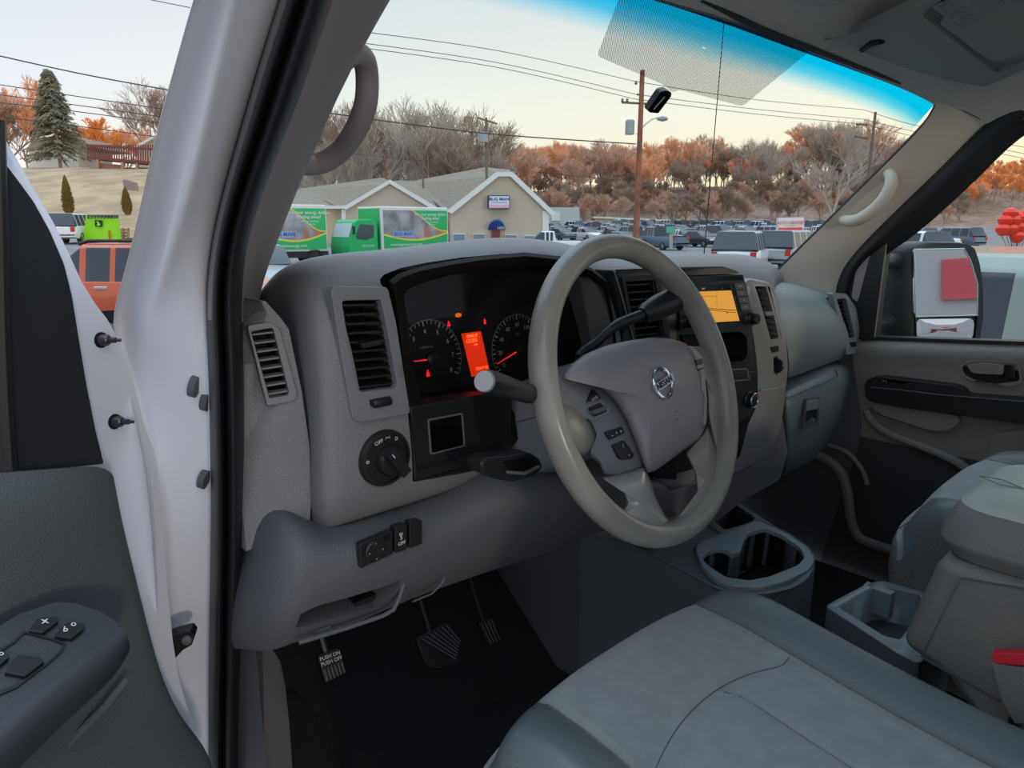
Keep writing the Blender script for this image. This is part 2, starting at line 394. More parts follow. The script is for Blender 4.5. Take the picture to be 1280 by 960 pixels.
def lamp(kind, px, py, m, r=.0035):
    mb = MB(); c = P(px,py,pl=G2)
    if kind == 'ring':
        n = 16
        for k in range(n):
            a, b = 2*math.pi*k/n, 2*math.pi*(k+1)/n
            mb.poly([c+(gu*math.cos(t)*1.1+gv*math.sin(t))*q for t,q in ((a,r),(b,r),(b,r*.65),(a,r*.65))], m)
        mb.box(c, (r*.3,.0005,r*1.0), m)
        for s in (-1,1): mb.box(c+gu*s*r*1.45, (r*.25,.0005,r*1.5), m)
    else:
        mb.poly([c+gu*r*math.cos(a)*.8+gv*r*math.sin(a)*.8 for a in [k*math.pi/5 for k in range(10)]], m)
        mb.poly([c+gu*a*r+gv*b*r for a,b in ((-1,-1.3),(1,-1.3),(.6,.2),(-.6,.2))], m)
        mb.poly([c+gu*r*.5*math.cos(a)+gv*(r*1.15+r*.5*math.sin(a)) for a in [k*math.pi/4 for k in range(8)]], m)
    mb.build('warning_lamp', clu, smooth=False)
lamp('ring', 573,394, ORANGE, .003); lamp('p', 561,405, RED, .0026); lamp('p', 606,402, RED, .0026); lamp('p', 535,467, RED, .0032)
lens = bpy.data.materials.new('gauge_lens'); lens.use_nodes = True
nt = lens.node_tree; nt.nodes.clear(); o_ = nt.nodes.new('ShaderNodeOutputMaterial'); mx = nt.nodes.new('ShaderNodeMixShader'); tr = nt.nodes.new('ShaderNodeBsdfTransparent'); gl = nt.nodes.new('ShaderNodeBsdfGlossy')
gl.inputs['Roughness'].default_value = .03; tr.inputs['Color'].default_value = (.85,.85,.87,1); mx.inputs['Fac'].default_value = .012
nt.links.new(tr.outputs[0], mx.inputs[1]); nt.links.new(gl.outputs[0], mx.inputs[2]); nt.links.new(mx.outputs[0], o_.inputs[0])
MATS['gauge_lens'] = lens
mb = MB(); L = pts(open_in, YP(.2)); mb.prism([p for p in L], V((0,.002,0)), lens); mb.build('lens', clu, smooth=False)
# black lower panel with a square blank
mb = MB(); panel(mb, [(512,508),(600,494),(640,492),(640,566),(600,578),(519,602)], YP(FY-.004), .03, BLACK, 4); pnl = mb.build('lower_black_panel', dash, bevel=.003)
mb = MB(); frame(mb, [(535,524),(579,516),(582,558),(538,569)], [(537,526),(577,518.5),(580,556.5),(540,566.5)], YP(FY-.0055), .004, DGREY, 3, 2); mb.build('blank_cover', pnl, bevel=.0006)
mb = MB(); panel(mb, [(537.5,526.5),(577,519),(579.5,556),(540.5,566)], YP(FY-.0046), .004, GBLACK, 2); mb.build('blank_plate', pnl)
# ---------------- lower driver panel
low = [
 [(298,688,.30),(293,720,.27),(290,765,.26),(288,800,.27),(288,812,.30)],
 [(322,674,.215),(316,720,.195),(312,765,.19),(310,805,.20),(311,812,.24)],
 [(360,644,.165),(361,690,.142),(356,740,.14),(346,785,.15),(336,820,.19)],
 [(384,643,.165),(384,690,.132),(378,740,.13),(373,778,.14),(372,803,.17)],
 [(410,662,.165),(414,690,.128),(412,730,.126),(408,765,.14),(410,793,.17)],
 [(434,656,.165),(438,685,.124),(440,725,.122),(445,757,.137),(450,780,.17)],
 [(512,630,.165),(515,665,.124),(520,705,.122),(505,735,.135),(505,753,.17)],
 [(575,607,.165),(578,645,.124),(585,680,.124),(590,706,.14),(592,722,.18)],
 [(605,588,.145),(615,625,.112),(625,655,.118),(640,685,.14),(648,705,.18)],
 [(650,583,.13),(665,618,.09),(680,645,.105),(690,668,.14),(698,688,.18)],
 [(700,575,.13),(715,612,.09),(722,640,.105),(732,655,.14),(738,668,.18)],
 [(760,580,.14),(772,605,.12),(780,625,.13),(788,642,.15),(792,655,.18)],
 [(830,600,.15),(838,610,.145),(842,625,.15),(845,635,.16),(850,645,.18)],
]
kp = closed_loft(low, .33, mat('shaded_grey_plastic', (90,91,95), .6, bump=.35, bscale=520, kind='voronoi'), 'knee_panel', dash, 2, .035)  # darker than the dash shell: light fall-off put into the base colour
pk = [(381,775),(400,763),(492,730),(502,724),(497,745),(478,765),(378,797)]
kpl = (P(440,750,y=.13), V((0,-1,-.25)).normalized())
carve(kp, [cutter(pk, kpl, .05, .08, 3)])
mb = MB()
q0, q1, q2, q3 = P(374,803,y=.148), P(487,768,y=.142), P(507,723,y=.138), P(381,797,y=.15)
mb.tube([q0, P(430,786,y=.146), P(478,770,y=.142), P(492,762,y=.14), P(500,745,y=.138), P(505,728,y=.138)], .0028, DGREY, 8)
mb.build('pocket_lip', kp)
mb = MB(); panel(mb, [(384,776),(400,766),(490,736),(492,750),(470,768),(386,792)], shift(kpl,-.06), .004, MBLACK, 2)
mb.box(P(452,750,y=.17), (.03,.02,.012), BLACK); mb.box(P(398,785,y=.165), (.02,.02,.006), DGREY)
mb.build('fuse_pocket', kp)
# access door outline right of pocket
mb = MB()
mb.tube([P(a,b,y=yy) for a,b,yy in ((516,752,.139),(540,742,.139),(552,730,.136),(556,722,.134))], .0012, DGREY, 6); mb.build('access_cover_seam', kp)
# switch row
swp = (P(470,685,y=.121), V((0,-1,.0)).normalized())
mb = MB(); panel(mb, [(450,681),(491,663),(491,693),(451,711)], YP(.118), .01, BLACK, 2); ms = mb.build('mirror_switch', dash, bevel=.0012)
mb = MB(); c = P(468,688,y=.1165); mb.lathe(c, -Y, [(.013,-.002),(.013,.002),(.011,.0035),(0,.003)], BLACK, 28)
for dx, dz, ch in ((0,.009,'^'),(0,-.009,'v'),(-.009,0,'<'),(.009,0,'>')):
    mb.text(ch, c+V((dx,-.004,dz)), X, Z, .004, WHITEINK)
mb.build('mirror_pad', ms)
mb = MB(); panel(mb, [(481,671),(488,668),(488,674),(481,677)], YP(.1165), .003, GBLACK, 1); mb.build('rocker', ms)
mb = MB(); panel(mb, [(494,660),(509,655),(509,687),(494,692)], YP(.117), .012, BLACK, 2); mb.text('OFF', P(502,679,y=.1165), X, Z, .0062, WHITEINK, bold=.01)
mb.text('S', P(501.5,672,y=.1165), X, Z, .008, WHITEINK, bold=.01); mb.text('m', P(501,667,y=.1165), X, Z, .007, WHITEINK, bold=.01)
mb.build('traction_off_button', dash, bevel=.001)
mb = MB(); panel(mb, [(512,653),(528,650),(528,680),(512,686)], YP(.117), .012, BLACK, 2); mb.build('blank_button', dash, bevel=.001)
# ================================================================ steering column
WC = V((-.42, 0, 1.45)); TA = math.radians(20.09); YB = math.radians(2.61)
WN = V((math.sin(YB)*math.cos(TA), -math.cos(YB)*math.cos(TA), math.sin(TA)))
E1 = V((math.cos(YB), math.sin(YB), 0)); E2 = WN.cross(E1)
if E2.z < 0: E2 = -E2
ROT = math.radians(11)
U1 = E1*math.cos(ROT)+E2*math.sin(ROT); V1 = -E1*math.sin(ROT)+E2*math.cos(ROT)
colm = thing('steering_column', 'grey steering column cover with a stalk on each side behind the wheel', 'steering column', WC-WN*.2)
mb = MB(); secs = []
for s_, hw, hu, hd, off in ((-.045,.062,.040,.055,0),(-.06,.070,.050,.064,-.002),(-.11,.080,.060,.074,-.004),(-.18,.088,.056,.088,-.006),(-.26,.085,.05,.09,-.01)):
    c = WC+WN*s_+V((0,0,off)); r = []
    for k in range(28):
        a = 2*math.pi*k/28; ca, sa = math.cos(a), math.sin(a)
        e = .55
        xx = math.copysign(abs(ca)**e, ca)*hw; zz = math.copysign(abs(sa)**e, sa)*(hu if sa > 0 else hd)
        r.append(c+E1*xx+E2*zz)
    secs.append(r)
mb.grid(secs, GREY2, cv=True); mb.poly(secs[0][::-1], GREY2); mb.build('column_cover', colm, bevel=0)
# seam between upper and lower shrouds
mb = MB(); mb.tube([secs[i][14]+V((-.0005,0,0)) for i in range(1,5)], .0012, DGREY, 6); mb.build('cover_seam', colm)
# left stalk
def stalk(name, path, rad, m, parent, n=16, mats=None):
    mb = MB(); mb.tube(path, rad, m, n); return mb.build(name, parent)
s0 = WC-WN*.09-E1*.05+E2*.0; tip = P(606,477,y=-.045)
d = (tip-s0)
path = [s0, s0+d*.25, s0+d*.55, s0+d*.60, s0+d*.78, s0+d*.82, s0+d*.97, s0+d]
st = stalk('turn_signal_stalk', path, [.015,.013,.0105,.0112,.0112,.0122,.0125,.0105], BLACK, colm)
dn = d.normalized()
mb = MB(); mb.lathe(tip, dn, [(.0105,-.002),(.0105,.0012),(.0095,.003),(.0,.0035)], mat('grey_button', (150,150,150), .35, metal=.3), 24); mb.build('stalk_button', st)
# tilt lever under the column on its left
mb = MB(); lp = YP(.055)
panel(mb, [(601,578),(612,572),(640,570),(664,566),(676,574),(680,584),(668,597),(640,603),(615,598),(604,592)], lp, .03, BLACK, 5)
lev = mb.build('tilt_lever', colm, bevel=.004, bseg=3)
mb = MB(); panel(mb, [(630,577),(662,571),(672,580),(640,592)], YP(.053), .003, GBLACK, 4); mb.tube([P(634,590,y=.05),P(655,592,y=.05),P(674,583,y=.05)], .002, DGREY, 8); mb.build('lever_recess', lev)
# gear lever on the right of the column
g0 = WC-WN*.13+E1*.06+E2*.02
gp = [P(724,448,y=.10), P(745,428,y=.095), P(768,408,y=.085), P(790,398,y=.075), P(806,392,y=.07)]
sp3 = spline([tuple(g0)]+[tuple(p) for p in gp], 22)
gl_ = stalk('gear_lever', sp3, [.0075]*22, BLACK, colm, 14)
kpath = [P(803,394,y=.071), P(808,391,y=.07), P(822,384,y=.066), P(838,377,y=.062), P(850,371,y=.058), P(856,368,y=.057)]
mb = MB(); mb.tube(kpath, [.011,.015,.018,.0185,.017,.012], BLACK, 18); mb.build('gear_knob', gl_)
# ================================================================ steering wheel
WHEEL = mat('worn_grey_wheel_skin', (142,139,131), .25, bump=.06, bscale=700, var=.08, vscale=14)
PAD = mat('grey_airbag_skin', (142,138,141), .38, bump=.25, bscale=650, kind='voronoi')
SPOKE = mat('satin_silver_spoke', (170,168,163), .25, metal=.4)
sw = thing('steering_wheel', 'grey four-spoke steering wheel with worn rim and round chrome badge on its pad', 'steering wheel', WC)
mb = MB(); RW = .19; rings = []
for i in range(72):
    a = 2*math.pi*i/72; d = E1*math.cos(a)+E2*math.sin(a); r = .0168
    rings.append([WC+d*(RW+r*math.cos(b)*.96)+WN*(r*1.08*math.sin(b)) for b in [2*math.pi*k/16 for k in range(16)]])
mb.grid(rings, WHEEL, cu=True, cv=True); mb.build('rim', sw, subsurf=1)
def WPL(o): return (WC+WN*o, WN)
def dome(mb, poly, prof, m, plf=WPL, rr=4, cen=None, dens=48):
    """outline swelling towards its middle; prof = (inward share, offset)"""
    o = ring_pts(rnd(poly, rr, 5), dens)
    cx = cen[0] if cen else sum(p[0] for p in o)/len(o); cy = cen[1] if cen else sum(p[1] for p in o)/len(o)
    rows = [[P(lerp(a,cx,s), lerp(b,cy,s), pl=plf(h)) for a,b in o] for s, h in prof]
    mb.grid(rows, m, cv=True); mb.poly(rows[0][::-1], m)
    if prof[-1][0] < 1: mb.poly(rows[-1], m)
pad_o = [(700,473),(714,455),(732,442),(760,431),(790,425),(815,422),(838,423),(857,429),(868,440),(877,457),(882,478),(884,505),(883,530),(876,548),(858,560),(838,575),(820,588),(809,592),(804,580),(795,555),(783,525),(770,503),(755,488),(740,477),(722,472)]
mb = MB(); dome(mb, pad_o, [(0,-.05),(0,-.012),(.008,-.006),(.03,-.001),(.07,.003),(.15,.008),(.3,.014),(.5,.018),(.75,.02),(1,.021)], PAD, rr=3, dens=96, cen=(815,500))
pad = mb.build('airbag_pad', sw, angle=60)
lsp = [(672,478),(700,471),(724,470),(742,475),(758,486),(772,502),(785,524),(797,553),(806,584),(790,590),(772,596),(756,594),(748,578),(735,568),(745,545),(738,528),(722,512),(700,505),(674,512)]
mb = MB(); dome(mb, lsp, [(0,-.045),(0,-.016),(.02,-.012),(.08,-.009),(.4,-.008),(1,-.006)], GREY2, rr=3, dens=80, cen=(765,530))
lspo = mb.build('left_spoke', sw, angle=50)
# thumb rest swelling from the rim
mb = MB(); dome(mb, [(684,505),(702,503),(718,507),(731,520),(740,535),(744,550),(736,566),(722,572),(700,566),(686,540)], [(0,-.03),(0,-.01),(.1,.0),(.3,.008),(.6,.013),(1,.015)], WHEEL, rr=6, cen=(708,540)); mb.build('thumb_rest', sw, angle=70)
bl = [(750,597),(770,594),(790,589),(805,583),(812,598),(820,622),(832,645),(850,668),(838,682),(810,680),(780,668),(762,652),(777,640),(783,628),(776,610),(764,602)]
mb = MB(); dome(mb, bl, [(0,-.03),(0,-.010),(.05,-.003),(.15,.001),(.45,.004),(1,.006)], SPOKE, rr=3, dens=80, cen=(802,630)); mb.build('lower_spoke', sw, angle=50)
br = [(857,566),(868,553),(880,540),(884,530),(890,545),(899,572),(912,592),(902,630),(880,655),(852,668),(838,658),(850,650),(863,636),(871,614),(869,592)]
mb = MB(); dome(mb, br, [(0,-.03),(0,-.010),(.05,-.004),(.15,-.001),(.45,.002),(1,.003)], WHEEL, rr=3, dens=80, cen=(883,600)); mb.build('lower_spoke', sw, angle=50)
rs = [(858,431),(868,434),(876,432),(884,428),(893,440),(910,470),(918,520),(912,570),(897,575),(889,545),(884,520),(883,490),(877,458)]
mb = MB(); dome(mb, rs, [(0,-.04),(0,-.012),(.06,-.006),(.2,-.002),(.5,.0),(1,.002)], WHEEL, rr=3, dens=80, cen=(896,500)); rspo = mb.build('right_spoke', sw, angle=50)
# satin strip with switches on the right spoke
mb = MB(); panel(mb, [(862,434),(869,436),(878,446),(881,465),(884,500),(883,530),(879,532),(881,500),(877,470),(870,450)], WPL(.004), .02, LGREY, 2); strip = mb.build('switch_strip', sw, bevel=.001)
for q in ([(865,436),(871,438),(876,446),(870,447)], [(870,450),(878,448),(880,461),(873,464)], [(876,470),(881,468),(882,488),(878,491)]):
    mb = MB(); panel(mb, q, WPL(.0055), .01, BLACK if q[0][0] == 870 else LGREY, 1); mb.build('wheel_button', strip, bevel=.0007)
mb = MB(); panel(mb, [(872,457),(879,455),(879,459),(873,461)], WPL(.0075), .004, LGREY, .5); mb.build('rocker', strip)
SWP = lambda o: WPL(-.0075+o)
def wbtn(poly, txt, tp, sz, rot=0.0, m=BLACK):
    mb = MB(); panel(mb, poly, SWP(.003), .008, m, 2)
    for t_, (tx, ty), s_ in zip(txt, tp, sz): mb.text(t_, P(tx, ty, pl=SWP(.0033)), U1, V1, s_, WHITEINK, bold=.012)
    return mb.build('wheel_button', lspo, bevel=.0008)
wbtn([(742,486),(752,498),(734,503)], ['ENTER'], [(743.5,498)], [.0042])
mb = MB(); panel(mb, [(734,508),(752,501),(763,515),(744,523)], SWP(.0015), .006, LGREY, 1.5); mb.build('switch_bezel', lspo)
wbtn([(736,509),(751,503),(760,514),(744,521)], [], [], [])
mb = MB(); panel(mb, [(741,513),(758,507),(759,512),(744,518)], SWP(.008), .006, DGREY, 1); mb.build('rocker', lspo, bevel=.0008)
wbtn([(756,540),(777,533),(781,541),(763,550)], ['-', '4', '+'], [(765,544),(770.5,541.5),(776,539.5)], [.009,.005,.008])
wbtn([(766,556),(780,550),(793,568),(791,573),(780,575),(774,572)], ['/', '-'], [(779,558),(786,568)], [.008,.010])
# badge
bo = WPL(.0215); bc = P(828,479,pl=bo); R_ = .0195
mb = MB(); rings = []
for i in range(48):
    a = 2*math.pi*i/48; d = U1*math.cos(a)+V1*math.sin(a)
    rings.append([bc+d*(R_+.0022*math.cos(b))+WN*(.0018*math.sin(b)+.001) for b in [2*math.pi*k/8 for k in range(8)]])
mb.grid(rings, CHROME, cu=True, cv=True)
mb.box(bc+WN*.002, (.049,.0105,.003), CHROME, (U1, V1, WN))
mb.text('NISSAN', bc+WN*.0036, U1, V1, .0112, BLACK, bold=.02)
mb.build('badge', sw, smooth=True)
mb = MB(); mb.lathe(bc-WN*.003, WN, [(.0235,-.002),(.0235,.0015),(.0215,.002),(.0208,.0008),(0,.0008)], PAD, 40, u=U1); mb.build('badge_recess', sw)
mb = MB(); mb.text('SRS', P(845,515,pl=WPL(.0205)), U1, V1, .0065, DGREY); mb.text('AIRBAG', P(846,524,pl=WPL(.0203)), U1, V1, .0045, DGREY); mb.build('airbag_lettering', pad, smooth=False)
# ================================================================ centre stack
stack = thing('center_stack', 'black and grey centre stack holding vents and controls beside the radio', 'center stack', P(880,450,y=.2))
SY = .142
mb = MB()
panel(mb, [(768,337),(846,334),(846,600),(820,598),(790,560),(778,420)], YP(SY+.006), .04, BLACK, 3)
bz = mb
csb = bz.build('left_bezel', stack, bevel=.002)
carve(csb, [cutter(CV_in, YP(SY), .02, .09)])
mb = MB(); louvres(mb, CV_in, YP(SY+.006), 8, BLACK, .02, .2, .0012); v_ = mb.build('air_vent', stack)
mb = MB(); duct(mb, CV_in, YP(SY+.005), .05, MBLACK); mb.build('duct', v_)
mb = MB(); frame(mb, [(777,346),(823,343),(838,424),(792,428)], CV_in, YP(SY+.004), .003, BLACK, 2, 1); mb.build('vent_bezel', v_, bevel=.0008)
mb = MB(); mb.tube([P(768,339,y=SY+.004), P(780,380,y=SY+.004), P(792,425,y=SY+.004), P(800,460,y=SY+.004)], .0011, LGREY, 6); mb.build('trim_line', stack)
# black frame round radio, shelf and climate controls (open shelf)
mb = MB(); panel(mb, [(846,334),(905,333),(921,338),(929,348),(942,405),(949,440),(951,475),(946,508),(936,530),(925,572),(846,592)], YP(SY+.006), .05, BLACK, 3)
csr = mb.build('center_bezel', stack, bevel=.002)
SHELF = [(852,419),(930,415),(937,422),(938,446),(932,452),(862,456)]
carve(csr, [cutter(SHELF, YP(SY), .02, .09, 4), cutter([(850,345),(929,342),(944,407),(850,414)], YP(SY), .02, .06, 2)])
mb = MB(); duct(mb, SHELF, YP(SY+.009), .085, MBLACK, 4)
mb.build('storage_shelf', stack)
# grey vent column
mb = MB()
tr_cols = [
 [(930,348,.147),(934,362,.145),(943,400,.143),(949,440,.143),(951,475,.143),(950,488,.145),(940,530,.15),(931,560,.16)],
 [(937,347,.145),(941,362,.141),(950,400,.139),(957,440,.139),(960,475,.139),(959,487,.141),(950,525,.148),(940,560,.16)],
 [(955,349,.148),(960,362,.144),(969,400,.142),(975,440,.142),(977,470,.142),(975,484,.144),(966,520,.152),(955,556,.165)],
 [(965,352,.16),(970,365,.155),(978,402,.152),(984,440,.152),(985,468,.152),(982,482,.155),(975,515,.163),(963,552,.175)],
 [(967,352,.21),(972,365,.21),(980,402,.2),(986,440,.2),(987,468,.2),(984,482,.2),(977,515,.21),(965,552,.22)]]
rows = []
for c in tr_cols:
    f = [P(a,b,y=yy) for a,b,yy in c]; rows.append(f)
n = len(rows[0]); rows2 = [r+[p+V((0,.03,0)) for p in r[::-1]] for r in rows]
mb.grid(rows2, LGREY, cv=True); mb.poly(rows2[0][::-1], LGREY); mb.poly(rows2[-1], LGREY)
tcol = mb.build('vent_column', stack, subsurf=1)
carve(tcol, [cutter(RV_in, YP(.14), .02, .10, 2), cutter([(967,446),(974,445),(976,465),(972,470),(968,466)], YP(.14), .02, .012, 2)])
mb = MB(); louvres(mb, RV_in, YP(.145), 9, BLACK, .02, .2, .0012); v_ = mb.build('air_vent', stack)
mb = MB(); duct(mb, RV_in, YP(.147), .05, MBLACK); mb.build('duct', v_)
mb = MB(); panel(mb, [(957,390),(967,389),(968,394),(958,395)], YP(.139), .012, LGREY, 1); mb.build('vent_tab', v_)
mb = MB(); panel(mb, [(964,434),(973,432),(974,439),(966,441)], YP(.138), .006, BLACK, 1); mb.build('vent_thumbwheel', v_)
mb = MB(); c = P(971,457,y=.143); mb.lathe(c+V((-.004,0,0)), X, [(.0,0),(.014,0),(.016,.003),(.014,.008),(0,.008)], BLACK, 24); mb.build('hazard_wheel', stack)
mb = MB(); mb.tube([P(a,b,y=yy) for a,b,yy in ((950,488,.1435),(960,487,.1395),(975,484,.1425),(982,481,.152))], .0016, LGREY, 8); mb.build('column_seam', stack)
# radio
rad = thing('radio', 'dash radio with an amber map screen, side buttons and two round knobs', 'radio', P(890,380,y=SY))
mb = MB(); panel(mb, [(850,346),(929,343),(944,407),(850,414)], YP(SY+.003), .05, BLACK, 2); mb.build('housing', rad, bevel=.0015)
mb = MB(); panel(mb, [(853,347),(927,344),(929,350),(854,353)], YP(SY+.0015), .003, GBLACK, 1); mb.build('disc_slot', rad)
MAP = mat('amber_map_screen', (226,160,62), .4, emit=.55)
ROADL = mat('map_road_line', (120,60,30), .5, emit=.1)
mb = MB(); sc = [(858,357),(912,354.5),(926,403),(858,407)]
panel(mb, sc, YP(SY+.0012), .002, GBLACK, 1); scr = mb.build('screen', rad)
mb = MB(); panel(mb, [(859,365),(914,363),(924.5,401),(859,405)], YP(SY+.0008), .0005, MAP, 0)
mp = lambda a,b: P(a,b,y=SY+.0002)
def line(mb, p, q, w, m):
    p = mp(*p); q = mp(*q); d = (q-p).normalized(); s = d.cross(Y)*w; mb.poly([p+s, q+s, q-s, p-s], m)
line(mb, (862,371),(896,370), .0003, ROADL); line(mb, (896,364),(896,382), .0003, ROADL)
line(mb, (880,385),(921,388), .0006, ROADL); line(mb, (884,387),(920,391), .0005, ROADL); line(mb,(862,382),(884,386),.0005,ROADL)
mb.lathe(mp(909,391), -Y, [(.0015,0),(.0015,.0004),(0,.0004)], ROADL, 12)
mb.text('MAP', P(879,361,y=SY+.0008), X, Z, .005, MAP); mb.text('ıll', P(903,360,y=SY+.0008), X, Z, .004, DIMINK)
mb.build('map_picture', scr, smooth=False)
for i, ch in enumerate(('CAMERA','FM AM','MAP','SETUP')):
    px, py = 924+i*2.4, 358+i*8.7
    mb = MB(); panel(mb, [(px-6,py-3.6),(px+6,py-4.4),(px+8,py+3),(px-4,py+3.8)], YP(SY+.0005), .004, DGREY, 1); mb.text(ch, P(px+1,py-.3,y=SY+.0002), X, Z, .0035, WHITEINK); mb.build('button', rad, bevel=.0005)
for px, py in ((937,398),(858,402)):
    mb = MB(); c = P(px,py,y=SY+.003); mb.lathe(c, -Y, [(.0125,0),(.0125,.004),(.0105,.006),(.0105,.016),(.009,.018),(0,.018)], BLACK, 28)
    mb.lathe(c, -Y, [(.0132,0),(.0132,.002),(.0124,.002)], CHROME, 28); mb.build('knob', rad)
# climate controls
cl = thing('climate_panel', 'black climate control panel with a chrome-ringed blue and red temperature knob', 'climate controls', P(920,490,y=SY))
mb = MB(); panel(mb, [(852,470),(946,464),(948,500),(938,520),(924,528),(852,535)], YP(SY+.002), .006, BLACK, 4); mb.build('faceplate', cl, bevel=.001)
mb = MB(); frame(mb, [(905,462),(934,460),(938,475),(908,478)], [(907,464),(933,462),(936,474),(909,476)], YP(SY+.001), .003, DGREY, 2, 1); mb.build('upper_button_row', cl)
BLUE = mat('blue_mark', (40,110,190), .5); REDM = mat('red_mark', (200,40,50), .5)
mb = MB(); c = P(935,499,y=SY+.002); mb.lathe(c, -Y, [(.0165,0),(.0165,.003),(.015,.004),(.0135,.014),(.0,.0145)], BLACK, 32)
mb.build('temperature_knob', cl)
mb = MB(); rings=[]
for i in range(40):
    a = 2*math.pi*i/40; d = X*math.cos(a)+Z*math.sin(a); rings.append([c-Y*.0145+d*(.0142+.0014*math.cos(b))-Y*.0012*math.sin(b) for b in [k*math.pi/4 for k in range(8)]])
mb.grid(rings, CHROME, cu=True, cv=True)
for s, m_ in ((1,REDM),(-1,BLUE)):
    for k in range(6):
        a = math.pi/2-s*(.2+k*.3); b = a-s*.26; mb.poly([c-Y*.0148+(X*math.cos(t)+Z*math.sin(t))*r for t,r in ((a,.0122),(b,.0122),(b,.0098),(a,.0098))], m_)
mb.build('knob_ring', cl)
for px, py in ((888,497),(888,510)):
    mb = MB(); panel(mb, [(px-7,py-5),(px+5,py-6),(px+6,py+4),(px-6,py+5)], YP(SY), .004, DGREY, 1)
    mb.text('~', P(px+1,py,y=SY-.0003), X, Z, .008, WHITEINK)
    if py == 497: mb.box(P(px-4.5,py,y=SY-.0005), (.002,.0005,.002), ORANGE)
    mb.build('button', cl, bevel=.0006)
# lower stack panel with small switches
mb = MB(); panel(mb, [(740,585),(820,600),(925,574),(940,540),(978,520),(985,565),(975,600),(930,625),(850,690),(745,668)], YP(.185), .14, DGREY, 6)
lsp_ = mb.build('lower_stack', stack, bevel=.006, bseg=3)
mb = MB(); mb.tube([P(823,619,y=.182), P(868,606,y=.182), P(925,594,y=.182)], .0014, LGREY, 6); mb.build('edge_line', lsp_)
mb = MB(); frame(mb, [(905,552),(938,546),(941,585),(922,594),(905,594)], [(907,554),(936,548),(939,584),(921,592),(907,592)], YP(.180), .006, DGREY, 4, 3); mb.build('outlet_cover', lsp_)
for k in range(3):
    mb = MB(); x0 = 818+k*14; panel(mb, [(x0,583-k*2),(x0+12,580-k*2),(x0+12,601-k*3),(x0,605-k*3)], YP(.178), .02, BLACK, 1.5)
    if k == 1: mb.text('=', P(x0+6,588,y=.1775), X, Z, .01, WHITEINK); mb.text('=', P(x0+6,594,y=.1775), X, Z, .01, WHITEINK)
    mb.build('lower_switch', lsp_, bevel=.001)
# ================================================================ passenger dash
PG = mat('smooth_dark_airbag_panel', (138,146,146), .42, bump=.18, bscale=600, kind='voronoi')
up = [
 [(955,349,.55),(958,351,.36),(963,360,.25),(972,400,.215),(982,430,.21),(985,458,.215),(983,476,.25)],
 [(975,350,.55),(978,353,.36),(983,366,.245),(990,400,.213),(997,430,.208),(1000,455,.215),(998,471,.25)],
 [(1005,352,.55),(1008,357,.36),(1012,370,.24),(1018,400,.215),(1024,430,.212),(1026,447,.22),(1023,461,.25)],
 [(1038,357,.55),(1040,361,.36),(1043,374,.25),(1049,402,.225),(1055,425,.225),(1056,438,.235),(1051,450,.26)],
 [(1058,365,.55),(1057,370,.36),(1062,382,.27),(1068,408,.245),(1071,428,.245),(1070,438,.25),(1066,446,.27)],
 [(1068,380,.5),(1068,383,.36),(1072,395,.29),(1077,413,.27),(1078,430,.27),(1077,440,.27),(1073,447,.30)]]
pu = closed_loft(up, .6, PG, 'passenger_top', dash)
PV = [(1046,374),(1057,373),(1069,421),(1061,423)]
pvp = (P(1058,400,y=.238), V((-.05,-1,.0)).normalized())
carve(pu, [cutter(PV, pvp, .03, .05)])
mb = MB(); frame(mb, [(1040,366),(1058,367),(1070,385),(1077,425),(1074,440),(1059,444)], [(1046,374),(1056,373),(1058,374),(1069,420),(1068,422),(1061,423)], shift(pvp,.004), .014, PG, 3, 1.5); pv = mb.build('air_vent', dash, bevel=.002)
mb = MB(); louvres(mb, PV, shift(pvp,.001), 10, BLACK, .02, .3, .0012); mb.build('louvre_set', pv)
mb = MB(); duct(mb, PV, shift(pvp,.002), .045, MBLACK); mb.build('duct', pv)
mb = MB(); panel(mb, [(1063,428),(1070,427),(1071,433),(1065,434)], shift(pvp,.006), .004, BLACK, 1); mb.build('vent_thumbwheel', pv)
gb = [
 [(972,486,.27),(978,490,.225),(983,505,.21),(984,545,.22),(982,580,.26),(978,598,.32)],
 [(1000,472,.27),(1002,478,.225),(1006,498,.208),(1005,540,.222),(998,572,.262),(992,590,.32)],
 [(1035,457,.27),(1037,463,.228),(1042,484,.215),(1040,522,.232),(1028,556,.272),(1020,576,.32)],
 [(1058,449,.28),(1061,457,.245),(1067,482,.24),(1063,515,.255),(1048,548,.29),(1038,566,.34)],
 [(1068,449,.31),(1072,458,.28),(1077,482,.275),(1073,512,.29),(1060,542,.33),(1050,558,.37)]]
glv = closed_loft(gb, .55, PG, 'glove_box', dash)
mb = MB(); mb.tube([P(a,b,y=yy) for a,b,yy in ((984,499,.2115),(1010,487,.2095),(1040,475,.2175),(1047,470,.224),(1044,462,.228))], .0016, DGREY, 6); mb.build('lid_seam', glv)
gp_ = YP(.2105)
mb = MB(); frame(mb, [(1008,499),(1025,496),(1023,531),(1004,537)], [(1010,502),(1023,499),(1021,528),(1006,533)], YP(.206), .006, DGREY, 2, 1)
lt = mb.build('latch', glv, bevel=.0008)
mb = MB(); panel(mb, [(1009,501),(1024,498),(1023,511),(1008,514)], YP(.204), .008, PG, 2); mb.build('latch_paddle', lt, bevel=.001)
mb = MB(); panel(mb, [(1008,514),(1023,511),(1022,524),(1015,521),(1007,528)], YP(.208), .004, MBLACK, 1); mb.build('latch_recess', lt)
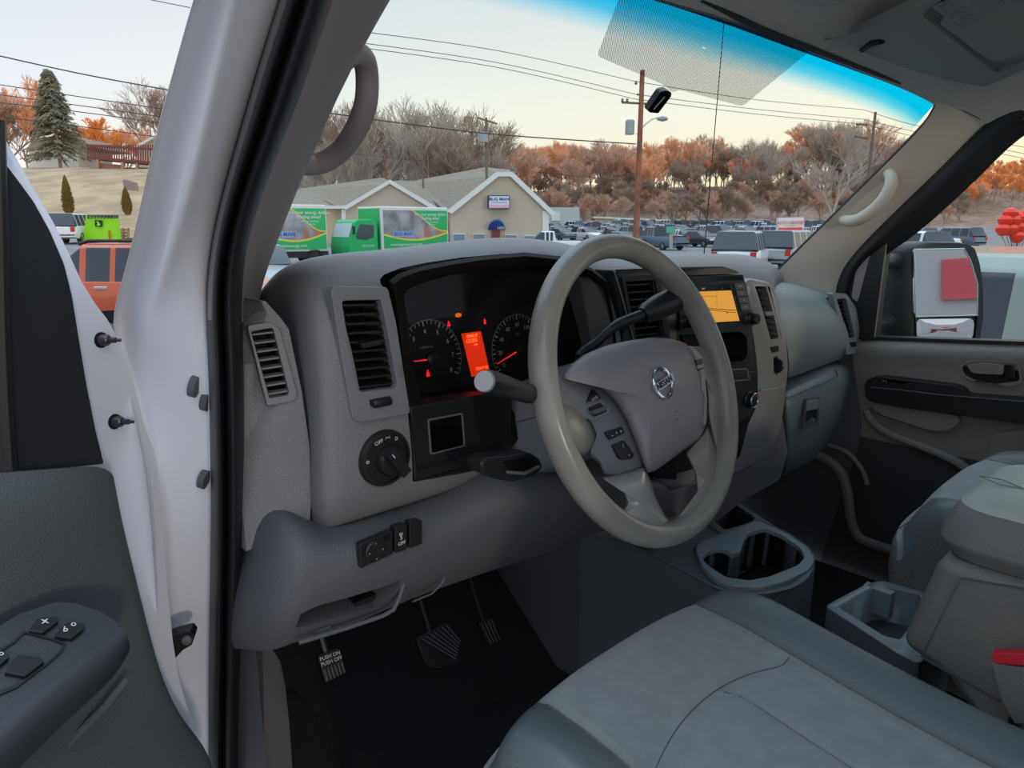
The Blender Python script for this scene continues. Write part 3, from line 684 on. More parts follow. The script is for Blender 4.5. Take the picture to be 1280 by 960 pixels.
# ================================================================ floor, tunnel and console
fl = MB(); fl.grid([[V((x_, y_, .66 + (.28*max(0,(y_-.45)/.35) if y_ > .45 else 0))) for x_ in (-.86,-.5,0,.5,.86)] for y_ in (.95,.8,.6,.45,.2,-.4,-1.4)], CARPET)
floor_ = tag(fl.build('floor', smooth=False), 'dark carpeted van floor in the footwells', kind='structure')
mb = MB(); mb.grid([[V((x_, .93, z_)) for x_ in (-.86,0,.86)] for z_ in (.6,1.5)], CARPET); tag(mb.build('wall_front', smooth=False), kind='structure')
CONS = mat('dark_console_plastic', (100,104,108), .55, bump=.25, bscale=450, kind='voronoi')
PLATE = mat('satin_console_plate', (132,146,152), .32)
con = thing('floor_console', 'grey floor console with a two-cup holder tray below the centre stack', 'console', (.02,.1,.66))
cpl = (V((0,.05,1.05)), V((0,-.06,1)).normalized())
co = [(722,650),(760,668),(800,688),(860,719),(895,737),(925,745),(960,744),(995,736),(1015,722),(1021,704),(1002,684),(965,655),(920,627),(860,600),(790,600)]
cor = ring_pts(rnd(co, 10, 5), 90)
mb = MB(); rows = []
def cin(s): return [(lerp(a, 890, s), lerp(b, 678, s)) for a, b in cor]
top0 = pts(cin(0), shift(cpl,-.006))
rows = [[p+V((0,0,-.42)) for p in top0], [p+V((0,0,-.03)) for p in top0], top0, pts(cin(.02), shift(cpl,-.001)), pts(cin(.05), cpl), pts(cin(.075), shift(cpl,-.001)), pts(cin(.09), shift(cpl,-.005)), pts(cin(.3), shift(cpl,-.005))]
mb.grid(rows, CONS, cv=True); mb.poly(rows[0][::-1], CONS); mb.poly(rows[-1], CONS)
cb = mb.build('body', con, angle=50)
cup = [(877,697),(884,689),(900,685),(910,688),(915,693),(927,688),(928,678),(935,666),(955,660),(975,667),(1000,684),(1006,696),(997,706),(962,720),(937,725),(908,721),(886,707)]
tray = [(893,651),(900,632),(913,626),(944,647),(941,652),(906,662)]
carve(cb, [cutter(cup, cpl, .02, .085, 2), cutter(tray, cpl, .02, .06, 2)])
plo = [(869,686),(876,677),(905,667),(930,657),(948,650),(962,656),(985,667),(1010,684),(1019,699),(1011,712),(980,727),(950,734),(920,733),(895,725),(878,708)]
pl2 = MB(); NR = 96
oo = ring_pts(rnd(plo, 6, 5), NR); ii = ring_pts(rnd(cup, 4, 5), NR)
ii = ii[-0:]; best = min(range(NR), key=lambda s: sum((oo[k][0]-ii[(k+s)%NR][0])**2+(oo[k][1]-ii[(k+s)%NR][1])**2 for k in range(0,NR,4)))
ii = [ii[(k+best)%NR] for k in range(NR)]
pl2.ring(pts(oo, shift(cpl,.004)), pts(ii, shift(cpl,.003)), V((0,0,-.01)), PLATE)
pt_ = pl2.build('cup_plate', con, bevel=.002, bseg=3)
mb = MB(); mb.tube([P(a,b,pl=shift(cpl,.001)) for a,b in oo]+[P(*oo[0],pl=shift(cpl,.001))], .0022, CONS, 6); mb.build('plate_edge', pt_)
mb = MB(); duct(mb, [(a,b) for a,b in cup], shift(cpl,.0), .08, BLACK, 4); mb.tube([P(912,722,pl=shift(cpl,-.07)),P(932,714,pl=shift(cpl,-.07))], .0015, DGREY, 6); mb.build('cup_well', con)
mb = MB(); frame(mb, [(884,652),(897,627),(912,620),(952,647),(946,655),(903,668)], tray, shift(cpl,.0), .008, CONS, 3, 2); mb.build('tray_rim', con, bevel=.0015)
mb = MB(); duct(mb, tray, shift(cpl,.0), .055, BLACK, 2); mb.build('tray_well', con)
# tunnel wall below the dash
mb = MB(); mb.grid([[V((-.10,y_,z_)) for y_ in (.93,.5,.2,.1)] for z_ in (1.02,.66)], DGREY)
mb.grid([[V((x_,.92,z_)) for x_ in (-.115,.2)] for z_ in (1.2,.66)], DGREY)
cw = mb.build('tunnel_side', con)
# ---------------- rear storage box with lid and cup tray
bx = thing('armrest_console', 'tall grey centre storage box with a padded lid and cup tray at its front', 'console', (0,-.5,.66))
BOXM = mat('grey_storage_box', (116,117,115), .5, bump=.3, bscale=520, kind='voronoi')
LIDM = mat('pale_worn_lid', (178,188,180), .42, bump=.35, bscale=420, kind='voronoi')
xl = -.13
bxp = XP(xl)
mb = MB()
body = [P(1172,697,x=xl), P(1123,806,x=xl), P(1180,845,x=xl), V((xl,-.44,.9)), V((xl,-1.0,.9)), V((xl,-1.0,1.25)), P(1280,728,x=xl)]
mb.prism(body, V((.27,0,0)), BOXM); bb = mb.build('box', bx, bevel=.018, bseg=4)
mb = MB(); frame(mb, [(1200,722),(1290,738),(1290,900),(1150,822)], [(1201.5,724),(1292,740),(1292,898),(1152.5,821)], XP(xl-.002), .004, DGREY, 4, 4); mb.build('side_panel_seam', bb)
# lid: rounded pad
lz = [(1.213,-.006),(1.235,.006),(1.262,.001),(1.286,-.010),(1.298,-.026),(1.303,-.055)]
def lidring(z, g):
    x0, x1, y0, y1 = -.126-g, .15+g, -1.0, -.277+g
    r = .05; out = []
    for cx_, cy_, a0 in ((x1-r,y1-r,0),(x0+r,y1-r,90)):
        for k in range(8):
            a = math.radians(a0+90*k/7); out.append(V((cx_+r*math.cos(a), cy_+r*math.sin(a), z + (-.0))))
    out += [V((x0,y0,z)), V((x1,y0,z))]
    return out
mb = MB(); rows = [[p+V((0,0,-.04*0)) for p in lidring(z, g)] for z, g in lz]
rows = [[V((p.x, p.y, p.z + .0*(p.y+.2))) for p in r] for r in rows]
mb.grid(rows, BOXM, cv=True, mf=lambda i,j: LIDM if i >= 3 else BOXM); mb.poly(rows[0][::-1], BOXM); mb.poly(rows[-1], LIDM)
lid = mb.build('lid', bx, bevel=.006, bseg=3, angle=60)
mb = MB(); a_, b_ = P(1250,606,z=1.3035), P(1280,611,z=1.3035)
u_ = (b_-a_).normalized(); mb.tube([a_, b_, b_+V((.02,.03,0)), a_+V((.02,.03,0)), a_], .0008, mat('embossed_mark', (120,126,122), .5), 4); mb.build('embossed_mark', lid)
c2 = ZP(.985)
ct = [(1030,757),(1083,729),(1102,725),(1156,739),(1200,770),(1150,830),(1120,815)]
mb = MB(); o3_ = pts(rnd(ct, 8, 5), c2); mb.prism(o3_, V((0,0,-.3)), PLATE, CONS); trb = mb.build('cup_tray', bx, bevel=.004, bseg=3)
c2h = [(1048,759),(1066,752),(1080,755),(1084,745),(1090,736),(1104,733),(1150,744),(1155,760),(1125,800),(1105,795)]
carve(trb, [cutter(c2h, c2, .02, .07, 3)])
mb = MB(); duct(mb, c2h, shift(c2,-.001), .068, DGREY, 3); mb.box(P(1097,750,z=.96), (.02,.05,.05), PLATE); mb.build('tray_insert', trb)
# seat belt buckle
bk = thing('seat_belt_buckle', 'grey seat belt buckle with a red press button beside the driver seat', 'seat belt buckle', P(1262,850,x=-.155))
mb = MB(); panel(mb, [(1238,828),(1300,838),(1310,905),(1268,905),(1252,880)], XP(-.165), .02, BOXM, 3); mb.build('housing', bk, bevel=.003)
mb = MB(); panel(mb, [(1240,816),(1300,818),(1302,834),(1242,829)], XP(-.168), .016, mat('red_button_plastic', (215,40,55), .35), 3); mb.build('press_button', bk, bevel=.002)
mb = MB(); mb.tube([P(1270,900,x=-.155), P(1262,930,x=-.16), P(1262,965,x=-.17)], .008, BLACK, 8); mb.build('stalk', bk)
# ================================================================ seats
FAB = mat('grey_woven_seat_fabric', (150,156,157), .9, bump=.3, bscale=420, kind='weave', var=.05, vscale=40, sheen=.3)
LEA = mat('dark_grey_leatherette', (104,114,117), .40, bump=.15, bscale=500, kind='voronoi')
SIDEF = mat('speckled_seat_side_fabric', (120,118,116), .95, bump=.3, bscale=900, var=.2, vscale=500)
def smooth(a, b, t):
    t = max(0, min(1, (t-a)/(b-a))); return t*t*(3-2*t)
def seat(xc, hw, y0, name, label, z0=1.105):
    th_ = thing(name, label, 'seat', (xc, y0-.3, .66))
    NU, NV = 80, 90
    def zf(u, v):
        """u across -1..1, v metres back from the front edge"""
        z = z0 - .045*smooth(0,.5,v) - .09*(1-smooth(0,.09,v))**2.2
        b = .026*smooth(.5,.82,abs(u))*smooth(-.0,.15,v); z += b
        z -= .14*max(0,(abs(u)-.84)/.16)**2.4
        z -= .010*(1-smooth(.012,.05,abs(abs(u)-.62))) *smooth(.03,.09,v)*.5
        if abs(u) < .6:
            vs = .22-.03*(1-(u/.6)**2)
            z -= .011*math.exp(-((v-vs)/.018)**2)
            if v > vs: z -= .004*math.exp(-((u-.13)/.02)**2)
            z += .008*(1-(u/.6)**2)*smooth(0,.1,v)
        return z
    rows = []; 
    for j in range(NV+1):
        v = .72*(j/NV)**1.25; r = []
        for i in range(NU+1):
            u = -1+2*i/NU
            yy = y0 - v - .05*abs(u)**3.5*(1-smooth(0,.3,v)) + .0
            w = hw*(1+.0*v)
            r.append(V((xc+u*w, yy, zf(u, v))))
        rows.append(r)
    def mfn(i, j):
        u = -1+2*(j+.5)/NU; v = .72*((i+.5)/NV)**1.25
        return SIDEF if abs(u) > .93 else (LEA if abs(u) > .62 and v > .012 else FAB)
    mb = MB(); mb.grid(rows, FAB, mf=mfn)
    # skirt
    edge = [r[0] for r in rows[::-1]]+rows[0][1:-1]+[r[-1] for r in rows]
    cx_ = V((xc, y0-.3, 0))
    sk = [edge]
    for dz, g in ((-.02,.006),(-.06,.008),(-.12,0),(-.2,-.02)):
        sk.append([p+V((math.copysign(g, p.x-xc) if abs(abs(p.x-xc)-hw)<.002 else 0, g if p.y > y0-.06 else 0, dz)) for p in edge])
    mb.grid(sk, SIDEF)
    cush = mb.build('cushion', th_, angle=70)
    # piping and seams laid on the cushion
    def on(u, v): return V((xc+u*hw, y0-v-.05*abs(u)**3.5*(1-smooth(0,.3,v)), zf(u, v)+.0004))
    for s in (-.62,.62):
        mb = MB(); mb.tube([on(s, .72*k/40) for k in range(41)], .0012, SIDEF, 6); mb.build('piping', cush)
    mb = MB(); mb.tube([on(-.6+1.2*k/30, .22-.03*(1-((-.6+1.2*k/30)/.6)**2)) for k in range(31)], .0008, DGREY, 5)
    mb.tube([on(.13, .194+.5*k/20) for k in range(21)], .0009, SIDEF, 5)
    mb.build('seam', cush)
    mb = MB(); mb.box((xc, y0-.42, .83), (hw*1.5,.5,.28), BLACK); mb.build('base', th_, bevel=.02)
    # backrest further back, outside the frame of the photo
    rows = []
    for j in range(14):
        t = j/13; yb = y0-.62-.16*t; zb = z0-.04+.62*t
        rows.append([V((xc+hw*(.98-.18*t**2)*math.cos(a), yb+.06*math.sin(a)*(1 if math.sin(a) > 0 else 1.2), zb)) for a in [2*math.pi*k/24 for k in range(24)]])
    mb = MB(); mb.grid(rows, LEA, cv=True); mb.poly(rows[0][::-1], LEA); mb.poly(rows[-1], LEA); mb.build('backrest', th_, bevel=.02)
    return th_
seat(-.468, .262, .048, 'driver_seat', 'grey fabric driver seat with dark leatherette side bolsters in the foreground')
seat(.497, .27, -.085, 'passenger_seat', 'passenger seat with rounded fabric front behind the armrest box', 1.14)
# ================================================================ pedals
PEDM = mat('pedal_rubber', (34,34,36), .45)
def pedal(name, label, poly, y_, tilt, ribs, txt=None):
    t_ = thing(name, label, 'pedal', P(poly[0][0], poly[0][1], y=y_))
    pl = (P(sum(p[0] for p in poly)/len(poly), sum(p[1] for p in poly)/len(poly), y=y_), V((0,-1,tilt)).normalized())
    mb = MB(); panel(mb, poly, pl, .012, PEDM, 4)
    a, b, c_, d_ = [P(*q, pl=shift(pl,.002)) for q in poly[:4]]
    pd = mb.build('pad', t_, bevel=.002)
    mb = MB()
    for k in range(ribs):
        s = (k+.7)/(ribs+.4); p_, q_ = a.lerp(b, s), d_.lerp(c_, s)
        if txt: p_ = p_.lerp(q_, .5)
        mb.tube([p_.lerp(q_, .06), q_.lerp(p_, .06)], .0016, DGREY, 6)
    mb.build('ribs', pd)
    if txt:
        mb = MB(); u_ = (b-a).normalized(); v_ = (a-d_).normalized()
        for k, s in enumerate(txt): mb.text(s, a.lerp(b,.5).lerp(d_.lerp(c_,.5), .16+.2*k)+pl[1]*.001, u_, v_, .0085, WHITEINK, bold=.01)
        mb.build('lettering', pd, smooth=False)
    ce = (a+b)/2
    mb = MB(); mb.tube([ce-pl[1]*.012, ce+V((0,.04,.05)), ce+V((0,.1,.2))], .007, BLACK, 8); mb.build('arm', t_)
pedal('parking_brake_pedal', 'small parking brake pedal with white lettering at the far left of the footwell', [(397,820),(424,810),(434,840),(407,854)], .42, .5, 6, ['PUSH ON','PUSH OFF'])
pedal('brake_pedal', 'wide ribbed brake pedal in the dark driver footwell', [(520,798),(560,778),(577,800),(572,828),(548,837),(533,832)], .45, .6, 7)
pedal('accelerator_pedal', 'narrow ribbed accelerator pedal at the right of the driver footwell', [(598,778),(616,772),(628,800),(612,807)], .48, .5, 4)
mb = MB(); rows=[]
for j in range(9):
    t=j/8; rows.append([V((-.80+.14*i/6+.02*t, .62-.25*t, .80-.13*t+.008*math.sin(i*2+j))) for i in range(7)])
mb.grid(rows, CARPET); o_ = mb.build('foot_rest', solid=.03); tag(o_, 'black raised foot rest against the left side of the driver footwell', 'foot rest')
mb = MB(); rows = [[V((-.66+.5*i/10, .30-.55*j/10, .672+.004*math.sin(i)*math.cos(j))) for i in range(11)] for j in range(11)]
mb.grid(rows, mat('black_floor_mat', (20,20,23), .9, bump=.8, bscale=300, kind='voronoi')); o_ = mb.build('floor_mat', solid=.006); tag(o_, 'black rubber floor mat in the dark driver footwell', 'floor mat')
# ================================================================ driver side pillar
def sect(mb, rows, m, cv=False, mf=None):
    """rows of (px,py,x) read along the pillar"""
    g = [[P(a,b,x=xx) for a,b,xx in r] for r in rows]; mb.grid(g, m, cv=cv, mf=mf); return g
pil = thing('trim_1', None, None, (-.85,.3,1.4), kind='structure')
# taupe inner trim
ys = [-190, -125, -60, 0, 60, 120, 180, 240, 300, 350, 385, 410]
L_ = [470, 451, 432, 414, 394, 373, 350, 327, 307, 302, 302, 304]
R_2 = [600, 562, 524, 488, 454, 423, 397, 371, 348, 329, 323, 322]
rows = []
for y_, l, r in zip(ys, L_, R_2):
    rows.append([(l,y_,-.845),(l+(r-l)*.15,y_,-.828),(l+(r-l)*.4,y_,-.81),(l+(r-l)*.7,y_,-.79),(l+(r-l)*.93,y_,-.772),(r,y_+1,-.755),(r-3,y_+2,-.70)])
mb = MB(); g = sect(mb, rows, TAUPE); tr1 = mb.build('pillar_trim', pil, subsurf=1)
tag(pil, 'taupe inner pillar trim with a loop grab handle beside the driver door opening')
h = [(432,72,-.735),(443,66,-.72),(455,75,-.70),(459,98,-.69),(457,130,-.69),(446,160,-.69),(428,186,-.69),(408,201,-.70),(390,206,-.715),(372,205,-.74)]
hp = spline([tuple(P(a,b,x=xx)) for a,b,xx in h], 36)
mb = MB(); mb.tube(hp, [.0125+.001*math.sin(i/36*math.pi) for i in range(36)], TAUPE, 16); mb.build('grab_handle', pil)
# body: white outer pillar and hinge pillar
rows = [
 [(318,-200,-.95),(314,-200,-.938),(334,-200,-.93),(358,-200,-.925),(370,-200,-.915),(404,-200,-.89),(418,-200,-.876)],
 [(290,-130,-.95),(286,-130,-.938),(306,-130,-.93),(330,-130,-.925),(341,-130,-.915),(378,-130,-.89),(393,-130,-.876)],
 [(262,-60,-.95),(258,-60,-.938),(278,-60,-.93),(302,-60,-.925),(312,-60,-.915),(352,-60,-.89),(368,-60,-.876)],
 [(241,0,-.95),(237,2,-.938),(258,0,-.93),(287,0,-.925),(300,0,-.915),(336,0,-.89),(352,0,-.876)],
 [(222,70,-.95),(219,72,-.938),(240,70,-.93),(270,70,-.925),(283,70,-.915),(317,70,-.89),(330,70,-.876)],
 [(205,130,-.95),(203,132,-.938),(224,130,-.93),(256,130,-.925),(268,130,-.915),(300,130,-.89),(312,130,-.876)],
 [(190,190,-.95),(188,192,-.938),(208,190,-.93),(243,190,-.925),(254,190,-.915),(283,190,-.89),(294,190,-.876)],
 [(177,250,-.95),(175,252,-.938),(196,250,-.93),(228,250,-.925),(239,250,-.915),(267,250,-.89),(278,250,-.876)],
 [(164,310,-.95),(162,312,-.938),(182,310,-.93),(212,310,-.925),(222,310,-.915),(254,310,-.89),(266,310,-.876)],
 [(150,360,-.95),(148,362,-.938),(166,360,-.93),(196,360,-.925),(207,362,-.915),(248,362,-.89),(260,362,-.876)],
 [(138,400,-.955),(137,404,-.94),(150,405,-.93),(176,405,-.925),(190,408,-.915),(245,408,-.89),(261,408,-.876)],
 [(150,450,-.955),(152,455,-.94),(160,460,-.93),(170,455,-.925),(186,455,-.915),(243,455,-.89),(263,455,-.876)],
 [(165,500,-.955),(168,505,-.94),(174,510,-.93),(182,505,-.925),(197,505,-.915),(243,505,-.89),(265,505,-.876)],
 [(178,560,-.955),(182,565,-.94),(188,565,-.93),(196,560,-.925),(207,560,-.915),(245,560,-.89),(266,560,-.876)],
 [(188,620,-.955),(192,620,-.94),(198,620,-.93),(203,620,-.925),(213,620,-.915),(248,620,-.89),(267,620,-.876)],
 [(194,700,-.955),(198,700,-.94),(203,700,-.93),(208,700,-.925),(216,700,-.915),(248,700,-.89),(265,700,-.876)],
 [(198,800,-.955),(202,800,-.94),(206,800,-.93),(210,800,-.925),(218,800,-.915),(246,800,-.89),(262,800,-.876)],
 [(200,900,-.955),(204,900,-.94),(210,900,-.93),(214,900,-.925),(222,900,-.915),(246,900,-.89),(262,900,-.876)],
 [(200,1040,-.955),(204,1040,-.94),(210,1040,-.93),(214,1040,-.925),(222,1040,-.915),(246,1040,-.89),(262,1040,-.876)]]
bp = thing('trim_2', 'white painted outer windshield pillar and hinge post of the van', None, (-.92,.3,1.4), kind='structure')
mb = MB(); sect(mb, rows, PAINT); mb.build('painted_pillar', bp, subsurf=2, angle=180)
for i, (a, b, xx, rx, ry) in enumerate(((242.5,483,-.8905,.0052,.0135),(258,500,-.879,.0055,.014),(254.5,599,-.886,.0050,.0125))):
    c = P(a,b,x=xx)
    # plug lies on the pillar skin: use neighbouring skin points for its plane
    u = (P(a+10,b,x=xx+.012)-P(a-10,b,x=xx-.012)).normalized(); w = (P(a,b+10,x=xx)-P(a,b-10,x=xx)).normalized()
    n = u.cross(w).normalized(); n = n if n.dot(CAMP-c) > 0 else -n
    ww = n.cross(u).normalized()
    mb = MB(); ov = [c+u*(math.cos(t)*rx*1.25)+ww*(math.sin(t)*ry*.92) for t in [2*math.pi*k/28 for k in range(28)]]
    mb.prism([p+n*.0045 for p in ov], -n*.009, mat('grey_plug', (92,94,100), .6)); mb.build('hole_plug', bp, bevel=.0008)
# door hinge / check strap on the post
mb = MB(); c = P(222,805,x=-.925)
hg = [(210,797),(222,793),(238,789),(243,795),(240,806),(228,813),(220,822),(211,830)]
hpl = (P(222,805,x=-.932), V((-.5,-.86,0)).normalized())
panel(mb, hg, hpl, .02, BLACK, 2); hb = mb.build('door_check', bp, bevel=.002)
mb = MB(); mb.lathe(P(234,799,pl=shift(hpl,.002)), hpl[1], [(.006,0),(.006,.004),(.003,.006),(0,.006)], DGREY, 14); mb.build('hinge_pin', hb)
# seals
SHINY = mat('seal_painted_sheen', (96,92,96), .35)  # sheen on the upper bulb seal put in as a lighter grey strip
ys = [-200,-130,-60,0,60,120,180,240,300,350,400,450,500,600,700,800,900,1040]
Ls = [416,391,366,348,328,311,294,277,264,258,257,260,262,264,264,262,261,261]
Rs = [474,454,434,416,396,375,352,329,309,303,302,305,306,307,307,303,299,299]
mb = MB(); mb2 = MB(); ra = []; rb = []
for y_, l, r in zip(ys, Ls, Rs):
    w = r-l
    ra.append([(l-2,y_,-.872),(l+w*.04,y_,-.886),(l+w*.16,y_,-.895),(l+w*.30,y_,-.893),(l+w*.40,y_,-.884),(l+w*.44,y_,-.872)])
    rb.append([(l+w*.40,y_,-.872),(l+w*.46,y_,-.882),(l+w*.60,y_,-.884),(l+w*.85,y_,-.872),(l+w*.98,y_,-.858),(l+w*1.0,y_,-.842)])
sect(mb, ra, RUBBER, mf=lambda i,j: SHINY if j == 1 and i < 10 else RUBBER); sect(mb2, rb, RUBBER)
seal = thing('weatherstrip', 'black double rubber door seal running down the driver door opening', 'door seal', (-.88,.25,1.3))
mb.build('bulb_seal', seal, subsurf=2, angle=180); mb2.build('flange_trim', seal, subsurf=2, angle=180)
# grey kick panel below dash end
mb = MB(); g = [[P(a,b,x=xx) for a,b,xx in r] for r in ([(298,795,-.85),(330,810,-.84),(352,812,-.80)],[(298,900,-.85),(330,900,-.845),(362,900,-.80)],[(298,1040,-.85),(330,1040,-.845),(372,1040,-.80)])]
mb.grid(g, DGREY); kk = mb.build('trim_3', subsurf=1); tag(kk, 'grey kick panel at the left side of the driver footwell', kind='structure')
mb = MB(); mb.grid([[V((-.86,y_,z_)) for y_ in (.95,.25)] for z_ in (1.5,.6)], DGREY); tag(mb.build('wall_left', smooth=False), kind='structure')
# ================================================================ open driver door (swung about its hinge)
HD = V((-.94,.30,0)); TH = math.radians(60)
dd = V((-math.sin(TH), -math.cos(TH), 0)); dnrm = V((math.cos(TH), -math.sin(TH), 0))
if dnrm.dot(CAMP-HD) < 0: dnrm = -dnrm
DP = lambda o: (HD+dnrm*o, dnrm)
door = thing('vehicle_door', 'open driver door with white edge, black cloth corner and grey switch armrest', 'van door', HD+V((0,0,1.2)))
CLOTH = mat('black_cloth_cover', (34,37,41), .95, bump=.3, bscale=1400, var=.06, vscale=90)
# white door frame shell
wo = [(-40,60),(-12,140),(0,163),(22,200),(45,240),(68,280),(90,325),(102,352),(118,378),(135,400),(152,432),(165,468),(173,500),(180,532),(192,560),(198,590),(202,640),(208,720),(216,800),(224,850),(236,890),(240,960),(240,1060),(-40,1060)]
mb = MB(); panel(mb, wo, DP(0), .035, PAINT, 6); dsh = mb.build('door_shell', door, bevel=.006, bseg=4)
# raised inner flange of the white frame
fo = [(-40,95),(0,176),(30,225),(55,272),(78,320),(92,370),(103,430),(114,500),(126,560),(140,590),(150,660),(180,790),(200,860),(-40,860)]
mb = MB(); panel(mb, fo, DP(.012), .02, PAINT, 6); mb.build('inner_flange', dsh, bevel=.005, bseg=3)
for a, b in ((126,425),(143,527)):
    mb = MB(); c = P(a,b,pl=DP(.0)); ax = (dnrm+V((.35,0,.0))).normalized()
    mb.lathe(c, dnrm, [(.0082,0),(.0082,.0012),(.0,.0013)], MBLACK, 20)
    mb.lathe(c, ax, [(.0062,0),(.006,.007),(.0045,.009),(.0032,.009),(.003,.016),(.0018,.017),(.0018,.021),(0,.021)], mat('steel_bolt', (90,88,92), .35, metal=.8), 12); mb.build('mirror_bolt', door)
so_ = [(-40,120),(-12,165),(0,196),(20,222),(42,252),(62,288),(80,330),(90,370),(98,420),(108,480),(120,540),(130,580),(60,586),(-40,592)]
mb = MB(); panel(mb, so_, DP(.040), .03, CLOTH, 4); mb.build('sail_cover', door, bevel=.008, bseg=4)
mb = MB(); mb.tube([P(a,b,pl=DP(.046)) for a,b in ((-6,150),(-2,300),(0,400),(4,500),(10,588))], .007, BLACK, 10); mb.build('window_run', door)
# window glass behind sail cover, leading away
GL = bpy.data.materials.new('clear_glass'); GL.use_nodes = True; nt = GL.node_tree; nt.nodes.clear()
o_ = nt.nodes.new('ShaderNodeOutputMaterial'); mx = nt.nodes.new('ShaderNodeMixShader'); tr = nt.nodes.new('ShaderNodeBsdfTransparent'); gl = nt.nodes.new('ShaderNodeBsdfGlossy'); fr = nt.nodes.new('ShaderNodeValue')
gl.inputs['Roughness'].default_value = .01; tr.inputs['Color'].default_value = (.94,.96,.95,1); fr.outputs[0].default_value = .03
nt.links.new(fr.outputs[0], mx.inputs['Fac']); nt.links.new(tr.outputs[0], mx.inputs[1]); nt.links.new(gl.outputs[0], mx.inputs[2]); nt.links.new(mx.outputs[0], o_.inputs[0])
DPAN = mat('dark_door_panel', (92,99,101), .62, bump=.25, bscale=480, kind='voronoi')
# grey door card as a moulded surface: (px,py,offset)
card = [
 [(-60,596,.050),(0,591,.055),(60,587,.055),(115,582,.052),(138,586,.045),(148,606,.030)],
 [(-60,640,.062),(0,640,.065),(60,640,.064),(120,640,.058),(148,645,.045),(156,650,.030)],
 [(-60,700,.052),(0,700,.055),(60,700,.055),(130,700,.052),(160,700,.044),(170,705,.030)],
 [(-60,760,.045),(0,760,.048),(60,760,.048),(140,760,.046),(176,765,.042),(186,770,.030)],
 [(-60,830,.042),(0,830,.044),(70,830,.045),(150,830,.044),(194,835,.040),(203,840,.030)],
 [(-60,890,.050),(0,890,.052),(80,890,.052),(160,885,.050),(218,890,.042),(228,898,.032)],
 [(-60,930,.062),(0,930,.064),(90,925,.062),(180,915,.058),(245,925,.046),(262,932,.034)],
 [(-60,980,.075),(0,980,.075),(90,970,.072),(190,955,.066),(260,965,.05),(278,970,.036)],
 [(-60,1060,.08),(0,1060,.08),(90,1060,.078),(190,1060,.07),(260,1060,.055),(280,1060,.036)]]
rows = [[P(a,b,pl=DP(o)) for a,b,o in r] for r in card]
rows = [r+[r[-1]-dnrm*.03] for r in rows]
mb = MB(); mb.grid(rows, DPAN); mb.build('door_card', door, subsurf=2, angle=180)
# armrest with switches
ARM = mat('dark_armrest', (58,62,66), .55, bump=.2, bscale=700)
# top surface: slopes away from the camera, nearly level
ac = P(70,790,pl=DP(.10))
an = (dnrm*.45+V((0,0,.9))).normalized(); APL = lambda o: (ac+an*o, an)
to = [(-40,800),(0,782),(22,768),(70,752),(95,754),(125,764),(146,776),(158,790),(164,808),(160,838),(120,880),(60,935),(0,1000),(-40,1050)]
to2 = [(-40,800),(0,782),(22,768),(70,752),(95,754),(125,764),(143,775),(150,783),(120,806),(60,850),(0,905),(-40,940)]
lo_ = [(-40,1075),(0,1010),(60,955),(120,895),(158,848),(164,820)]
mb = MB()
top = pts(rnd(to2, 5, 4), APL(0)); mb.prism(top, -an*.05, ARM)
arm = mb.build('armrest', door, bevel=.004, bseg=3)
rows = []
inner = [(-40,938),(0,903),(60,848),(120,804),(140,790),(150,781)]
mid = [(-40,958),(0,922),(60,866),(120,820),(146,800),(158,790)]
out1 = [(-40,1000),(0,962),(60,903),(120,852),(150,826),(163,806)]
out2 = [(-40,1052),(0,1002),(60,938),(120,882),(154,846),(163,822)]
for pp, o in ((inner,0),(mid,.004),(out1,-.006),(out2,-.04)):
    rows.append([P(a,b,pl=APL(o)) for a,b in pp])
rows.append([p-dnrm*.05-V((0,0,.01)) for p in rows[-1]])
mb = MB(); mb.grid(rows, ARM); mb.build('armrest_roll', arm, subsurf=2, angle=180)
def wsw(poly, o=.004, marks=(), m=BLACK):
    mb = MB(); panel(mb, poly, APL(o), .012, m, 2)
    u = (P(poly[1][0],poly[1][1],pl=APL(o))-P(poly[0][0],poly[0][1],pl=APL(o))).normalized(); v = an.cross(u)
    for t_, a, b, s in marks: mb.text(t_, P(a,b,pl=APL(o+.0003)), u, v, s, WHITEINK, bold=.015)
    return mb.build('window_switch', arm, bevel=.0015)
wsw([(48,772),(70,770),(74,776),(54,791),(36,788)], marks=(('x',56,776,.010),))
wsw([(82,778),(106,779),(106,785),(90,798),(68,795)], marks=(('o',92,780,.008),('b',82,787,.008)))
wsw([(0,812),(8,815),(12,822),(-6,836),(-20,832)], marks=(('o',2,817,.007),))
wsw([(22,818),(50,822),(56,827),(32,845),(6,840)], marks=())
mb = MB(); frame(mb, [(18,800),(30,788),(64,796),(82,803),(78,814),(60,830),(20,860),(-30,880),(-30,830)], [(20,802),(31,791),(63,799),(79,805),(75,813),(58,828),(18,856),(-28,874),(-28,832)], APL(.0015), .004, BLACK, 2, 2); mb.build('switch_well', arm)
# pull-pocket line below armrest
mb = MB(); mb.tube([P(a,b,pl=DP(.060)) for a,b in ((158,850),(130,885),(90,925),(50,970),(20,1010))], .004, DPAN, 8); mb.build('card_ridge', door)
